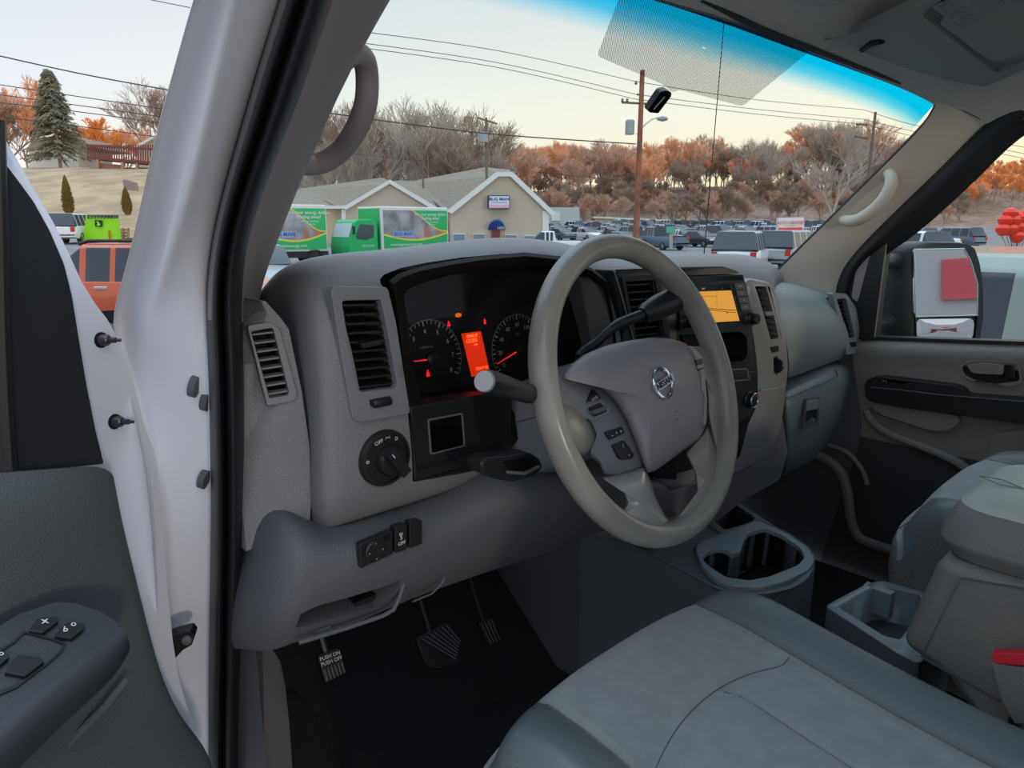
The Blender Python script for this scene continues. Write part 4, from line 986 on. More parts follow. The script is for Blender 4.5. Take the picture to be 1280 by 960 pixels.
# ================================================================ windshield
def tinted():
    m = bpy.data.materials.new('windshield_glass'); m.use_nodes = True; nt = m.node_tree; N = nt.nodes; L = nt.links; N.clear()
    o = N.new('ShaderNodeOutputMaterial'); mx = N.new('ShaderNodeMixShader'); tr = N.new('ShaderNodeBsdfTransparent'); g = N.new('ShaderNodeBsdfGlossy'); f = N.new('ShaderNodeValue'); f.outputs[0].default_value = .012
    g.inputs['Roughness'].default_value = .01
    uv = N.new('ShaderNodeUVMap'); sx = N.new('ShaderNodeSeparateXYZ'); r = N.new('ShaderNodeValToRGB'); e = r.color_ramp.elements
    L.new(uv.outputs[0], sx.inputs[0]); L.new(sx.outputs['Y'], r.inputs['Fac'])
    e[0].position = 0.05; e[0].color = (.0,.56,1.0,1); e[1].position = .112; e[1].color = (.90,.95,.96,1)
    k = e.new(.072); k.color = (.10,.64,.98,1); k = e.new(.090); k.color = (.45,.82,.96,1)
    L.new(r.outputs['Color'], tr.inputs['Color'])
    L.new(f.outputs[0], mx.inputs['Fac']); L.new(tr.outputs[0], mx.inputs[1]); L.new(g.outputs[0], mx.inputs[2]); L.new(mx.outputs[0], o.inputs[0])
    return m
WG = tinted()
def glass_pt(u, v):
    """u -1..1 across, v 0 (header) .. 1.4 (cowl)"""
    w = .87
    bul = (1-u*u)
    return V((u*w, .105+.375*v + bul*(.0+.11*v), 1.985-.035*u**4 - .47*v + .0*bul))
mb = MB(); mb.grid([[glass_pt(-1+2*i/32, 1.25*j/24) for i in range(33)] for j in range(25)], WG, uv=True)
ws = mb.build('window_1', angle=180); tag(ws, 'curved windshield with a cyan shade band along its top', kind='structure')
def on_glass(px, py, lift=0):
    lo, hi = .3, 3.5
    d = FW + RT*((px-640)/FPX) + UP*((480-py)/FPX)
    def side(t):
        p = CAMP+d*t; u = max(-1, min(1, p.x/.87)); v = (1.985-.035*u**4-p.z)/.47
        return p.y-(.105+.375*v+(1-u*u)*.11*v)
    for _ in range(50):
        m = (lo+hi)/2
        if side(m) < 0: lo = m
        else: hi = m
    return CAMP+d*(lo-lift)
# dotted shade patch printed behind the mirror mount
DOT = bpy.data.materials.new('dotted_frit'); DOT.use_nodes = True; nt = DOT.node_tree; N = nt.nodes; L = nt.links; N.clear()
o_ = N.new('ShaderNodeOutputMaterial'); mx = N.new('ShaderNodeMixShader'); tr = N.new('ShaderNodeBsdfTransparent'); df = N.new('ShaderNodeBsdfDiffuse'); df.inputs['Color'].default_value = (.01,.01,.012,1)
uv = N.new('ShaderNodeTexCoord'); mp_ = N.new('ShaderNodeMapping'); mp_.inputs['Rotation'].default_value = (0,0,math.radians(45)); mp_.inputs['Scale'].default_value = (420,420,420)
vf = N.new('ShaderNodeVectorMath'); vf.operation = 'FRACTION'; vs = N.new('ShaderNodeVectorMath'); vs.operation = 'SUBTRACT'; vs.inputs[1].default_value = (.5,.5,.5)
sp2 = N.new('ShaderNodeSeparateXYZ'); cb2 = N.new('ShaderNodeCombineXYZ'); ln = N.new('ShaderNodeVectorMath'); ln.operation = 'LENGTH'; lt_ = N.new('ShaderNodeMath'); lt_.operation = 'LESS_THAN'; lt_.inputs[1].default_value = .37
s0_ = N.new('ShaderNodeSeparateXYZ'); c0_ = N.new('ShaderNodeCombineXYZ')
L.new(uv.outputs['Object'], s0_.inputs[0]); L.new(s0_.outputs['X'], c0_.inputs['X']); L.new(s0_.outputs['Z'], c0_.inputs['Y'])
L.new(c0_.outputs[0], mp_.inputs['Vector']); L.new(mp_.outputs[0], vf.inputs[0]); L.new(vf.outputs[0], vs.inputs[0]); L.new(vs.outputs[0], sp2.inputs[0]); L.new(sp2.outputs['X'], cb2.inputs['X']); L.new(sp2.outputs['Y'], cb2.inputs['Y'])
L.new(cb2.outputs[0], ln.inputs[0]); L.new(ln.outputs['Value'], lt_.inputs[0]); L.new(lt_.outputs[0], mx.inputs['Fac']); L.new(tr.outputs[0], mx.inputs[1]); L.new(df.outputs[0], mx.inputs[2]); L.new(mx.outputs[0], o_.inputs[0])
fr_o = rnd([(783,-25),(773,0),(746,70),(830,106),(840,116),(848,112),(928,133),(1012,64),(1010,50),(905,10),(860,-25)], 6, 4)
mb = MB(); K = len(fr_o)
cxm, cym = 880, 60
rows = [[on_glass(lerp(cxm,a,s), lerp(cym,b,s), .003) for a,b in fr_o] for s in (1,.8,.6,.4,.2,.02)]
mb.grid(rows, DOT, cv=True); ft = mb.build('dotted_patch', smooth=False); ft.parent = ws
# mirror mount button
mb = MB(); mc = [(826,115),(834,113),(840,116),(839,121),(823,142),(812,141),(810,138)]
g0_ = on_glass(826,128,.012); gp2 = (g0_, (CAMP-g0_).normalized())
gn = V((0,-.78,-.62)).normalized()
panel(mb, mc, (g0_, gn), .012, GBLACK, 2); mm = mb.build('mirror_mount', bevel=.001); tag(mm, 'small black mirror mount stuck to the windshield below the dotted patch', 'mirror mount')
mb = MB(); mb.tube([P(831,121,pl=(g0_+gn*.001,gn)), P(817,137,pl=(g0_+gn*.001,gn))], .0011, WHITEINK, 6); mb.build('slot', mm)
# black edge seal of windshield along header and passenger pillar
SL = mat('windshield_frit_black', (14,14,17), .5)
edge_px = [(700,-70),(790,-42),(885,1),(925,22),(960,39),(1020,62),(1085,87),(1140,107),(1158,113),(1167,118),(1171,126),(1168,137),(1155,156),(1120,192),(1080,232),(1040,272),(1000,311),(966,345),(955,356)]
mb = MB(); ep = [on_glass(a,b,.004) for a,b in edge_px]; mb.tube([tuple(v) for v in spline([tuple(p) for p in ep], 70)], .0065, SL, 8, flat=1)
es = mb.build('glass_edge_seal'); es.parent = ws
# ================================================================ ceiling, visor
hd = [
 [(-.80,.085,1.93),(-.80,-.05,1.985),(-.80,-.4,2.02),(-.80,-1.3,2.03)],
 [(-.60,.125,1.955),(-.60,-.03,2.02),(-.60,-.4,2.055),(-.60,-1.3,2.06)],
 [(-.17,.125,1.968),(-.17,-.02,2.03),(-.17,-.4,2.075),(-.17,-1.3,2.08)],
 [(.07,.128,1.967),(.07,-.02,2.028),(.07,-.4,2.075),(.07,-1.3,2.08)],
 [(.35,.126,1.966),(.35,-.02,2.022),(.35,-.4,2.07),(.35,-1.3,2.075)],
 [(.62,.12,1.962),(.62,-.02,2.01),(.62,-.4,2.055),(.62,-1.3,2.06)],
 [(.76,.105,1.95),(.77,-.03,1.985),(.78,-.4,2.02),(.78,-1.3,2.03)],
 [(.83,.075,1.925),(.845,-.04,1.935),(.86,-.4,1.96),(.86,-1.3,1.96)],
 [(.86,.03,1.885),(.875,-.05,1.89),(.885,-.4,1.91),(.885,-1.3,1.91)]]
mb = MB(); mb.grid([[V(p) for p in r] for r in hd], HEADL); cei = mb.build('ceiling', subsurf=3, angle=180); tag(cei, 'taupe fabric headliner above the windshield', kind='structure')
mb = MB(); mb.grid([[V(p)+V((.0,.0,.06)) for p in r] for r in hd], PAINT); ro = mb.build('roof', angle=180); tag(ro, 'white van roof skin', kind='structure')
VIS = mat('sun_visor_fabric', (150,148,142), .95, bump=.3, bscale=1500)
vz = (V((.5,.05,1.975)), V((0,.22,-1)).normalized())
visor = thing('sun_visor', 'grey fabric passenger sun visor folded up against the ceiling with a printed label', 'sun visor', P(1150,60,pl=vz))
vo = [(1056,48),(1070,58),(1085,68),(1130,86),(1178,112),(1200,110),(1228,110),(1262,96),(1330,62),(1400,-20),(1300,-90),(1190,-60),(1176,-6),(1135,14),(1090,34)]
mb = MB(); panel(mb, vo, vz, .016, VIS, 8); vb = mb.build('body', visor, bevel=.006, bseg=4)
vr = [(1146,24),(1165,10),(1215,-25),(1300,-30),(1330,40),(1290,75),(1240,90),(1195,66)]
carve(vb, [cutter([(1150,18),(1180,-2),(1232,-34),(1330,-10),(1400,20),(1300,76),(1244,92),(1214,68)], vz, .02, .006, 10)])
mb = MB(); panel(mb, [(1172,30),(1205,52),(1218,64),(1244,78),(1300,60),(1330,30),(1262,2),(1230,-8)], shift(vz,-.001), .008, VIS, 8); mb.build('mirror_cover', visor, bevel=.003, bseg=3)
LAB = mat('printed_warning_label', (150,150,152), .6, var=.25, vscale=140)
mb = MB(); lq = [(1165,9),(1199,34),(1252,4),(1220,-18)]; mb.prism(pts(lq, shift(vz,.0012)), -vz[1]*.001, LAB)
A, B, D_ = P(1165,9,pl=vz), P(1199,34,pl=vz), P(1252,4,pl=vz)
u_ = (D_-B).normalized(); v_ = (A-B).normalized()
for k in range(6): mb.text('AIRBAG WARNING '[k:k+9], B.lerp(A, .12+.15*k)+(D_-B)*.28+vz[1]*.0014, u_, v_, .009, DGREY)
mb.build('warning_label', visor, smooth=False)
mb = MB(); cq = P(1086,57,pl=shift(vz,.0)); mb.lathe(cq, vz[1], [(.019,-.004),(.019,.0),(.016,.003),(.012,.001),(0,-.006)], VIS, 22)
mb.tube([P(1078,62,pl=shift(vz,.002)), P(1090,54,pl=shift(vz,.004)), P(1102,51,pl=shift(vz,.002))], .0055, MBLACK, 10); mb.build('hinge_clip', visor)
mb = MB(); mb.tube([P(a,b,pl=shift(vz,.002)) for a,b in ((1030,50),(1056,46),(1090,34),(1135,14),(1176,-6),(1215,-30))], .0014, VIS, 6); mb.build('edge_piping', visor)
# overhead moulding bump
mb = MB(); mb.grid([[P(lerp(a,960,s),lerp(b,-10,s)*1.0,pl=(V((0,0,2.02-h_)),Z)) for a,b in ring_pts(rnd([(885,-20),(960,22),(1015,30),(1060,10),(1120,-40),(1000,-90),(880,-80)],12,5),40)] for s,h_ in ((0,0),(.08,.012),(.25,.02),(.6,.024),(1,.025))], HEADL, cv=True)
om = mb.build('overhead_moulding', angle=180); om.parent = cei
# ================================================================ passenger pillar
pp = thing('trim_4', 'beige passenger windshield pillar trim with a curved grab handle', None, (.82,.25,1.6), kind='structure')
rowsP = [
 [(1171,118,.79),(1185,126,.815),(1205,138,.84),(1225,148,.86),(1238,153,.875)],
 [(1172,128,.79),(1186,138,.815),(1200,150,.84),(1214,160,.86),(1224,166,.875)],
 [(1160,152,.79),(1172,162,.815),(1184,176,.84),(1192,188,.86),(1200,192,.875)],
 [(1120,193,.79),(1134,204,.815),(1146,216,.84),(1154,226,.86),(1160,230,.875)],
 [(1080,232,.79),(1094,244,.815),(1106,256,.84),(1114,264,.86),(1120,268,.875)],
 [(1040,272,.79),(1052,284,.815),(1064,296,.84),(1074,304,.86),(1080,308,.875)],
 [(1000,311,.79),(1014,322,.81),(1032,332,.835),(1046,336,.86),(1056,336,.872)],
 [(966,345,.79),(985,350,.80),(1012,356,.83),(1036,360,.855),(1046,362,.872)],
 [(940,370,.79),(965,372,.80),(1005,380,.83),(1034,384,.855),(1044,386,.872)]]
mb = MB(); g = sect(mb, rowsP, BEIGE); mb.build('pillar_trim', pp, subsurf=2, angle=180)
mb = MB(); mb.tube([g[0][k]+V((-.002,0,-.001)) for k in range(5)], .0018, DGREY, 6); mb.build('joint_line', pp)
hh = [(1108,222,.83),(1110,216,.81),(1114,222,.79),(1113,234,.775),(1104,250,.77),(1090,264,.77),(1074,274,.775),(1062,276,.79),(1054,274,.81),(1054,268,.83)]
hp = spline([tuple(P(a,b,x=xx)) for a,b,xx in hh], 34)
mb = MB(); mb.tube(hp, [.0125+.0035*math.sin(i/33*math.pi) for i in range(34)], BEIGE, 16); gh = mb.build('grab_handle', pp)
for a,b in ((1108,219),(1055,271)):
    mb = MB(); c = P(a,b,x=.825); mb.lathe(c+V((.012,0,0)), V((-1,-.2,-.1)), [(.018,0),(.018,.012),(.014,.022),(.0,.023)], BEIGE, 18); mb.build('handle_base', pp)
# black door seal band on passenger side
ys_ = [(1300,98,1330,128),(1280,122,1300,146),(1262,133,1282,158),(1238,153,1256,176),(1200,190,1222,212),(1160,229,1180,251),(1120,267,1140,287),(1080,307,1108,300+8),(1062,328,1084,326),(1052,345,1068,348),(1046,370,1062,372),(1046,400,1062,400),(1050,430,1066,430)]
mb = MB(); rows = []
for a,b,c,d in ys_:
    rows.append([(a-3,b-2,.868),(lerp(a,c,.2),lerp(b,d,.2),.858),(lerp(a,c,.5),lerp(b,d,.5),.86),(c,d,.89),(c+6,d+6,.90)])
sect(mb, rows, RUBBER); ps = mb.build('door_weatherstrip', subsurf=1, angle=180); tag(ps, 'black rubber door seal between the beige pillar trim and the passenger door window', 'door seal')
# ================================================================ passenger door
pd = thing('passenger_door', 'closed passenger door with grey panel, black armrest and inner release handle', 'van door', V((.9,0,1.0)))
DC = mat('grey_door_card', (132,126,120), .58, bump=.25, bscale=480, kind='voronoi')
# frame round window
wo_ = [(1050,300),(1078,300),(1108,262),(1180,205),(1300,110),(1420,50),(1420,432),(1280,430),(1092,424),(1050,424)]
wi_ = [(1109,296),(1112,292),(1160,252),(1210,208),(1300,140),(1400,70),(1400,427),(1280,427),(1093,421),(1100,360)]
mb = MB(); mb.ring(pts(wo_, XP(.885)), pts(wi_, XP(.885)), V((.04,0,0)), RUBBER); mb.build('window_frame', pd, smooth=False)
mb = MB(); panel(mb, [(1068,300),(1108,295),(1092,424),(1052,424),(1058,350)], XP(.878), .02, BLACK, 3); sailp = mb.build('corner_panel', pd, bevel=.003)
mb = MB(); panel(mb, [(1072,322),(1086,300),(1094,296),(1082,340),(1072,378),(1064,372)], XP(.874), .006, TAUPE, 3); mb.build('corner_trim', sailp, bevel=.002)
mb = MB(); mb.tube([P(a,b,x=.882) for a,b in ((1109,296),(1103,340),(1093,421))], .0025, mat('frame_glint', (150,135,120), .4), 6); mb.build('glass_channel', pd)
mb = MB(); mb.poly(pts(wi_, XP(.905)), GL); mb.build('window_glass', pd, smooth=False)
pc = [
 [(1060,424,.90),(1092,423,.90),(1180,426,.90),(1280,430,.90),(1400,434,.90)],
 [(1062,428,.878),(1092,429,.872),(1180,433,.870),(1280,437,.870),(1400,441,.870)],
 [(1064,438,.868),(1092,440,.860),(1180,444,.858),(1280,449,.858),(1400,454,.858)],
 [(1066,452,.880),(1092,454,.876),(1180,458,.872),(1280,462,.870),(1400,468,.870)],
 [(1070,480,.885),(1095,484,.880),(1180,490,.878),(1280,500,.875),(1400,510,.875)],
 [(1075,510,.885),(1100,516,.880),(1180,530,.876),(1280,540,.87),(1400,550,.87)],
 [(1080,540,.885),(1110,548,.878),(1190,565,.87),(1280,585,.865),(1400,600,.865)],
 [(1060,600,.885),(1110,610,.88),(1190,620,.87),(1280,650,.865),(1400,660,.865)],
 [(1030,680,.885),(1090,690,.88),(1190,700,.87),(1280,720,.865),(1400,740,.865)],
 [(1000,800,.885),(1090,800,.88),(1190,800,.87),(1280,800,.865),(1400,820,.865)]]
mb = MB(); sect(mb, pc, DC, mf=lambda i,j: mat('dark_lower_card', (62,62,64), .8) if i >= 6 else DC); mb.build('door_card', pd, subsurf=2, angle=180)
mb = MB(); panel(mb, [(1080,480),(1086,473),(1098,471),(1190,482),(1202,486),(1208,494),(1290,500),(1400,515),(1400,560),(1290,532),(1200,519),(1130,510),(1090,503),(1081,497)], XP(.835), .05, BLACK, 5); par = mb.build('armrest', pd, bevel=.008, bseg=4)
mb = MB(); panel(mb, [(1102,474),(1120,474.5),(1140,478),(1128,480),(1104,477)], XP(.8345), .004, GBLACK, 1)
mb.text('o o', P(1106,476,x=.834), -Y, Z, .008, WHITEINK); mb.build('window_switch', par, bevel=.0006)
mb = MB(); mb.tube([P(a,b,x=.834) for a,b in ((1088,484),(1120,487),(1180,494),(1280,502),(1380,512))], .0016, DGREY, 6); mb.build('armrest_seam', par)
mb = MB(); panel(mb, [(1084,502),(1092,500),(1150,512),(1182,517),(1198,520),(1200,528),(1190,536),(1178,540),(1160,538),(1130,528),(1098,517)], XP(.85), .03, DC, 5); mb.build('pull_cup', pd, bevel=.006, bseg=3)
ho = [(1196,470),(1189,450),(1202,443),(1240,441),(1300,446),(1300,484),(1240,483),(1208,478)]
hi_ = [(1205,468),(1202,458),(1210,453),(1235,452),(1272,455),(1275,476),(1240,481),(1215,474)]
mb = MB(); frame(mb, [(1203,470),(1199,456),(1210,451),(1240,450),(1274,453),(1278,478),(1262,483),(1215,476)], hi_, XP(.862), .02, DC, 4, 4); hb = mb.build('handle_recess', pd, bevel=.003)
mb = MB(); panel(mb, hi_, XP(.868), .006, MBLACK, 4); mb.build('recess_back', hb)
mb = MB(); panel(mb, [(1207,456),(1230,453),(1256,456),(1254,469),(1215,467)], XP(.858), .01, DC, 4); panel(mb, [(1255,456),(1266,457),(1270,472),(1256,474)], XP(.856), .012, GBLACK, 2); mb.build('release_handle', hb, bevel=.002)
def ridge(name, path, r, par, m=DC):
    mb = MB(); mb.tube([tuple(v) for v in spline([tuple(P(a,b,x=xx)) for a,b,xx in path], 30)], r, m, 10); return mb.build(name, par)
ridge('pocket_ridge', [(1083,512,.872),(1090,525,.872),(1110,541,.872),(1150,557,.866),(1190,574,.862),(1210,588,.862),(1222,602,.862),(1232,618,.862)], .012, pd)
mb = MB(); panel(mb, [(1238,543),(1276,536),(1330,545),(1330,640),(1226,640),(1230,590)], XP(.858), .01, DC, 5); mb.build('speaker_panel', pd, bevel=.004)
ridge('lower_ridge', [(1012,566,.86),(1035,575,.86),(1052,592,.86),(1060,620,.86),(1064,650,.86),(1074,672,.86),(1100,683,.86),(1140,695,.86)], .014, pd)
ridge('wheel_arch_ridge', [(1035,556,.865),(1060,566,.865),(1078,588,.865),(1084,606,.865)], .007, pd)
mb = MB(); mb.grid([[V((.89,y_,z_)) for y_ in (.95,-.1,-1.4)] for z_ in (1.34,.6)], DGREY); tag(mb.build('wall_right', smooth=False), kind='structure')
# passenger door mirror
mir = thing('side_mirror', 'tall black towing mirror outside the passenger window with a flat and a convex glass', 'side mirror', P(1170,430,x=1.1))
mn = V((-.52,-.85,.085)).normalized(); mo = P(1185,360,x=1.22)
MP = lambda o: (mo+mn*o, mn)
mb = MB(); ho2 = ring_pts(rnd([(1141,314),(1146,307),(1160,303),(1205,304),(1218,309),(1225,330),(1229,360),(1229,400),(1224,428),(1212,436),(1150,436),(1141,428)], 4, 4), 60)
rows = []
fwd = V((-.15,.98,0))
for s, d_ in ((.0,0),(-.02,.01),(-.02,.05),(.12,.11),(.45,.15),(1,.16)):
    rows.append([lerp(P(a,b,pl=MP(0)), mo+(P(1185,370,pl=MP(0))-mo), s)+fwd*d_ for a,b in ho2])
MHS = mat('mirror_housing_plastic', (40,44,46), .35)
mb.grid(rows, MHS, cv=True); mb.poly(rows[0][::-1], BLACK); mb.build('housing', mir, angle=60)
MG = mat('mirror_silver', (235,238,240), .02, metal=1)
mb = MB(); frame(mb, [(1141,316),(1150,309),(1208,308),(1220,322),(1228,360),(1226,395),(1220,432),(1146,432)], [(1144,317),(1150,311.5),(1205,311.5),(1211,322),(1222,360),(1222,394),(1219,426),(1147,426)], MP(.006), .008, BLACK, 3, 2); mb.build('bezel', mir, bevel=.001)
mb = MB(); panel(mb, [(1143,312),(1205,311),(1213,325),(1222,355),(1222,392),(1219,394),(1146,396),(1143,392)], MP(.008), .006, MG, 2); gq = mb.build('flat_glass', mir, smooth=False)
mb = MB(); mb.tube([P(a,b,pl=MP(.0085)) for a,b in [(1143,312),(1205,311),(1213,325),(1222,355),(1222,394),(1145,396),(1143,312)]], .0022, mat('mirror_rim', (205,222,220), .3), 6); mb.build('glass_rim', gq)
cvx = ring_pts(rnd([(1146,399),(1215,398),(1218,402),(1216,423),(1150,424),(1146,420)], 3, 3), 40)
rows = [[P(lerp(a,1182,s), lerp(b,411,s), pl=MP(.006+h)) for a,b in cvx] for s,h in ((0,0),(.3,.003),(.6,.005),(1,.006))]
mb = MB(); mb.grid(rows, MG, cv=True); mb.build('convex_glass', mir, angle=180)
for z_ in (-.10,.08):
    mb = MB(); mb.tube([V((.96,.24,mo.z+z_)), V((1.08,.24,mo.z+z_)), V((mo.x-.02,mo.y+.10,mo.z+z_))], .022, MHS, 12); mb.build('arm', mir)
# antenna mast outside the windshield
an_ = thing('antenna_mast', 'thin black antenna mast rising outside the windshield', 'antenna', P(880,318,y=1.0))
mb = MB(); a0, a1 = P(879,330,y=1.0), P(905,28,y=.93); mb.tube([a0, a1], [.0022,.0014], BLACK, 8); mb.build('rod', an_)
mb = MB(); mb.lathe(a1, Z, [(.003,-.004),(.003,.003),(0,.005)], BLACK, 10); mb.build('tip', an_)
mb = MB(); mb.lathe(a0-V((0,0,.02)), Z, [(.012,0),(.01,.01),(.004,.03),(0,.03)], BLACK, 12); mb.build('base', an_)
# white bonnet ahead of the windshield, below the sight line
mb = MB(); mb.grid([[V((x_, y_, 1.36-.06*(y_-.6)-.05*abs(x_/.85)**3-.02*0)) for x_ in [-.9+.18*i for i in range(11)]] for y_ in (.62,.9,1.2,1.6)], PAINT)
bn = mb.build('van_bonnet', angle=180, solid=.01); tag(bn, 'white bonnet of the van ahead of the windshield', 'bonnet')
# ================================================================ outdoors
FH = V((math.sin(YAW), math.cos(YAW), 0)); G0 = -.40
def BP(D, o=0): return (V((CAMP.x,CAMP.y,0))+FH*D, -FH)
def on(px, D, z):
    """point standing at height z, D metres out along the view, in the column of a photo pixel"""
    r = (px-640)/FPX; dz = (z-CAMP.z)
    # depth along the tilted axis for a point at horizontal forward distance D and height z
    dep = D*math.cos(PITCH) - dz*math.sin(PITCH)
    p = V((CAMP.x,CAMP.y,0))+FH*D+RT*(r*dep); p.z = z; return p
def terr(p):
    q = V((p.x-CAMP.x, p.y-CAMP.y, 0)); s = q.dot(FH); l = q.dot(RT)
    r = l/max(s, 1)
    lw = 1-smooth(-.47, -.38, r)
    zr = G0+1.25*smooth(60,165,s)+14*smooth(172,262,s)*(.85+.15*math.sin(l*.02))+ (4*smooth(.5,.75,r)*smooth(172,262,s))
    zl = G0+.9*smooth(25,40,s)+7.9*smooth(45,92,s)
    if s < 2: return G0
    return lerp(zr, zl, lw)
def gp(px, D):
    p = on(px, D, 0); 
    for _ in range(4): p = on(px, D, terr(p))
    return p
ASPH = mat('grey_asphalt', (136,134,134), .9, var=.15, vscale=.6, bump=.2, bscale=60)
DRY = mat('dry_winter_grass', (182,160,126), .95, var=.25, vscale=.35, rgb2=(154,132,102))
WOOD_ = mat('brown_leaf_litter', (162,136,118), .98, var=.3, vscale=.5, rgb2=(132,108,94))
mb = MB(); S_ = [-60,-20,2,12,25,38,46,50,55,60,66,72,80,88,96,110,130,150,165,172,180,190,200,212,225,240,262,300]
L2 = [-420,-300,-220,-170,-140,-120,-100,-88,-76,-66,-58,-52,-46,-42,-38,-34,-31,-28,-25,-22,-19,-16,-13,-10,-5,0,10,25,50,80,120,170,230,300,420]
g = []
for s in S_:
    r = []
    for l in L2:
        p = V((CAMP.x,CAMP.y,0))+FH*s+RT*l; p.z = terr(p); r.append(p)
    g.append(r)
def tm(i, j):
    s = (S_[i]+S_[i+1])/2; l = (L2[j]+L2[j+1])/2; r = l/max(s,1)
    if r < -.42 and s > 48: return DRY
    return WOOD_ if s > 172 else ASPH
mb.grid(g, ASPH, mf=tm); gr = mb.build('ground', angle=180); tag(gr, 'asphalt street and lots rising into a dry grass bank and a brown wooded hill', kind='structure')
# ---------------------------------------------------------------- trees
def bark(name, c): return mat(name, c, .95)
BARKG = bark('grey_bark', (176,162,150)); BARKB = bark('brown_bark', (160,138,120)); RUSS = bark('sunset_russet_twigs', (234,174,134)); RUSS2 = bark('warm_brown_twigs', (204,164,138)); ORG = bark('orange_twigs', (244,166,92))  # barks lightened for haze; russet twigs also hold sunset light as colour
def tree_mesh(name, seed, h, m_tr, m_tw, levels=6, spread=.5, base_r=.22, dens=3, droop=0, minr=.02):
    rg = random.Random(seed); mb = MB()
    def seg(p, d, ln, r, lv):
        n = 3 if lv < levels-1 else 2
        pts_ = [p]; q = p; dd_ = d.copy()
        for k in range(n):
            dd_ = (dd_+V((rg.uniform(-1,1), rg.uniform(-1,1), rg.uniform(-.4,.7)-droop))*.13).normalized(); q = q+dd_*(ln/n); pts_.append(q)
        rr = [max(minr, r*(1-.4*k/n)) for k in range(n+1)]
        mb.tube(pts_, rr, m_tr if lv < 3 else m_tw, 5 if lv == 0 else (4 if lv < 2 else 3), caps=False)
        if lv >= levels: return
        nb = dens if lv > 0 else dens+2
        for k in range(nb):
            t = rg.uniform(.35, 1) if lv else rg.uniform(.45, 1)
            i = min(int(t*n), n-1); o = pts_[i].lerp(pts_[i+1], t*n-i)
            a = rg.uniform(0, 2*math.pi); ax = V((math.cos(a), math.sin(a), 0)); up = dd_
            nd = (up*rg.uniform(.6,1.0)+(ax-up*ax.dot(up))*rg.uniform(spread*.7, spread*1.3)+Z*.22).normalized()
            seg(o, nd, ln*rg.uniform(.55,.78), max(minr, r*.52), lv+1)
        if lv: seg(pts_[-1], dd_, ln*.6, r*.6, lv+1)
    seg(V((0,0,-.5)), V((0,0,1)), h*.36, base_r, 0)
    zt = max(v.z for v in mb.v); k = h/zt
    mb.v = [v*k for v in mb.v]
    o = mb.build(name, smooth=False, loc=(0,0,0)); me = o.data; bpy.data.objects.remove(o); return me
TM = {
 'grey': [tree_mesh('t', 1, 17, BARKG, BARKG, 5, .55), tree_mesh('t', 2, 17, BARKG, BARKB, 5, .7, dens=4), tree_mesh('t', 9, 17, BARKG, BARKG, 5, .45)],
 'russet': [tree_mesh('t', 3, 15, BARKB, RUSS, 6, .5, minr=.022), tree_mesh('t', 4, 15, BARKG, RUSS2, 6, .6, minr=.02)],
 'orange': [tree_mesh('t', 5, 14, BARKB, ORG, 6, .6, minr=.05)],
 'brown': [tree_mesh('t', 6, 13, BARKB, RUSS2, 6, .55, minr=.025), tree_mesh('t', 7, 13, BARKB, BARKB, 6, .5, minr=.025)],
}
rt = random.Random(11)
def put_tree(px, D, h, kind, label, group, nm='bare_tree'):
    me = rt.choice(TM[kind]); o = bpy.data.objects.new(nm, me); C.objects.link(o)
    p = gp(px, D); o.location = p-V((0,0,.3)); s = h/ {'grey':17,'russet':15,'orange':14,'brown':13}[kind]
    o.scale = (s*rt.uniform(.9,1.15), s*rt.uniform(.9,1.15), s); o.rotation_euler = (0,0,rt.uniform(0,6.28)); tag(o, label, 'tree', group); return o
def hpx(px, D, ytop):
    b = gp(px, D); z = CAMP.z+math.tan(math.atan((480-ytop)/FPX)-PITCH)*math.hypot(D, 0); return z-b.z
for i in range(26):   # tall grey trees behind the tan building
    px = 372+i*9.2+rt.uniform(-3,3); D = rt.uniform(95,150)
    yt = (130 if 440 < px < 580 else 165)+rt.uniform(-14,16)
    put_tree(px, D, max(8, hpx(px, D, yt)), 'grey', 'leafless grey tree standing behind the tan gabled building', 'grey trees behind the tan building')
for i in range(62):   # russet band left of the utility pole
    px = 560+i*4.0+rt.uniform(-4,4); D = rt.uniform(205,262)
    put_tree(px, D, max(9, hpx(px, D, 186+rt.uniform(-12,12))), 'russet', 'leafless tree with sunset-tinted twigs on the wooded hill', 'sunset-tinted trees on the wooded hill')
for i in range(90):   # lighter trees right of the pole
    px = 800+i*4.4+rt.uniform(-4,4); D = rt.uniform(215,262)
    yt = 182+rt.uniform(-16,14)
    if 1010 < px < 1060: yt = 150
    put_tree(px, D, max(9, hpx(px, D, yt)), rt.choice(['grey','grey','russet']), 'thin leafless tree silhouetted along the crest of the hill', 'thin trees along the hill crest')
for i in range(150):   # brown thicket on the slope
    px = 560+i*4.4+rt.uniform(-5,5); D = rt.uniform(172,235)
    put_tree(px, D, rt.uniform(6,10), 'brown', 'low brown leafless tree in the thicket on the lower slope', 'brown thicket trees on the slope')
for i in range(34):   # orange mass seen through the passenger window
    px = 1165+i*6.4+rt.uniform(-4,4); D = rt.uniform(200,250)
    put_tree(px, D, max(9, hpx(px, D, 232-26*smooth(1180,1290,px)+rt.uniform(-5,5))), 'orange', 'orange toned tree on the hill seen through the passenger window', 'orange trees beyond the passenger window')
put_tree(1035, 118, hpx(1035,118,148), 'grey', 'tall spreading leafless tree in front of the hill left of the right pole', None)
put_tree(1110, 125, hpx(1110,125,165), 'grey', 'spreading leafless tree just right of the thin right pole', None)
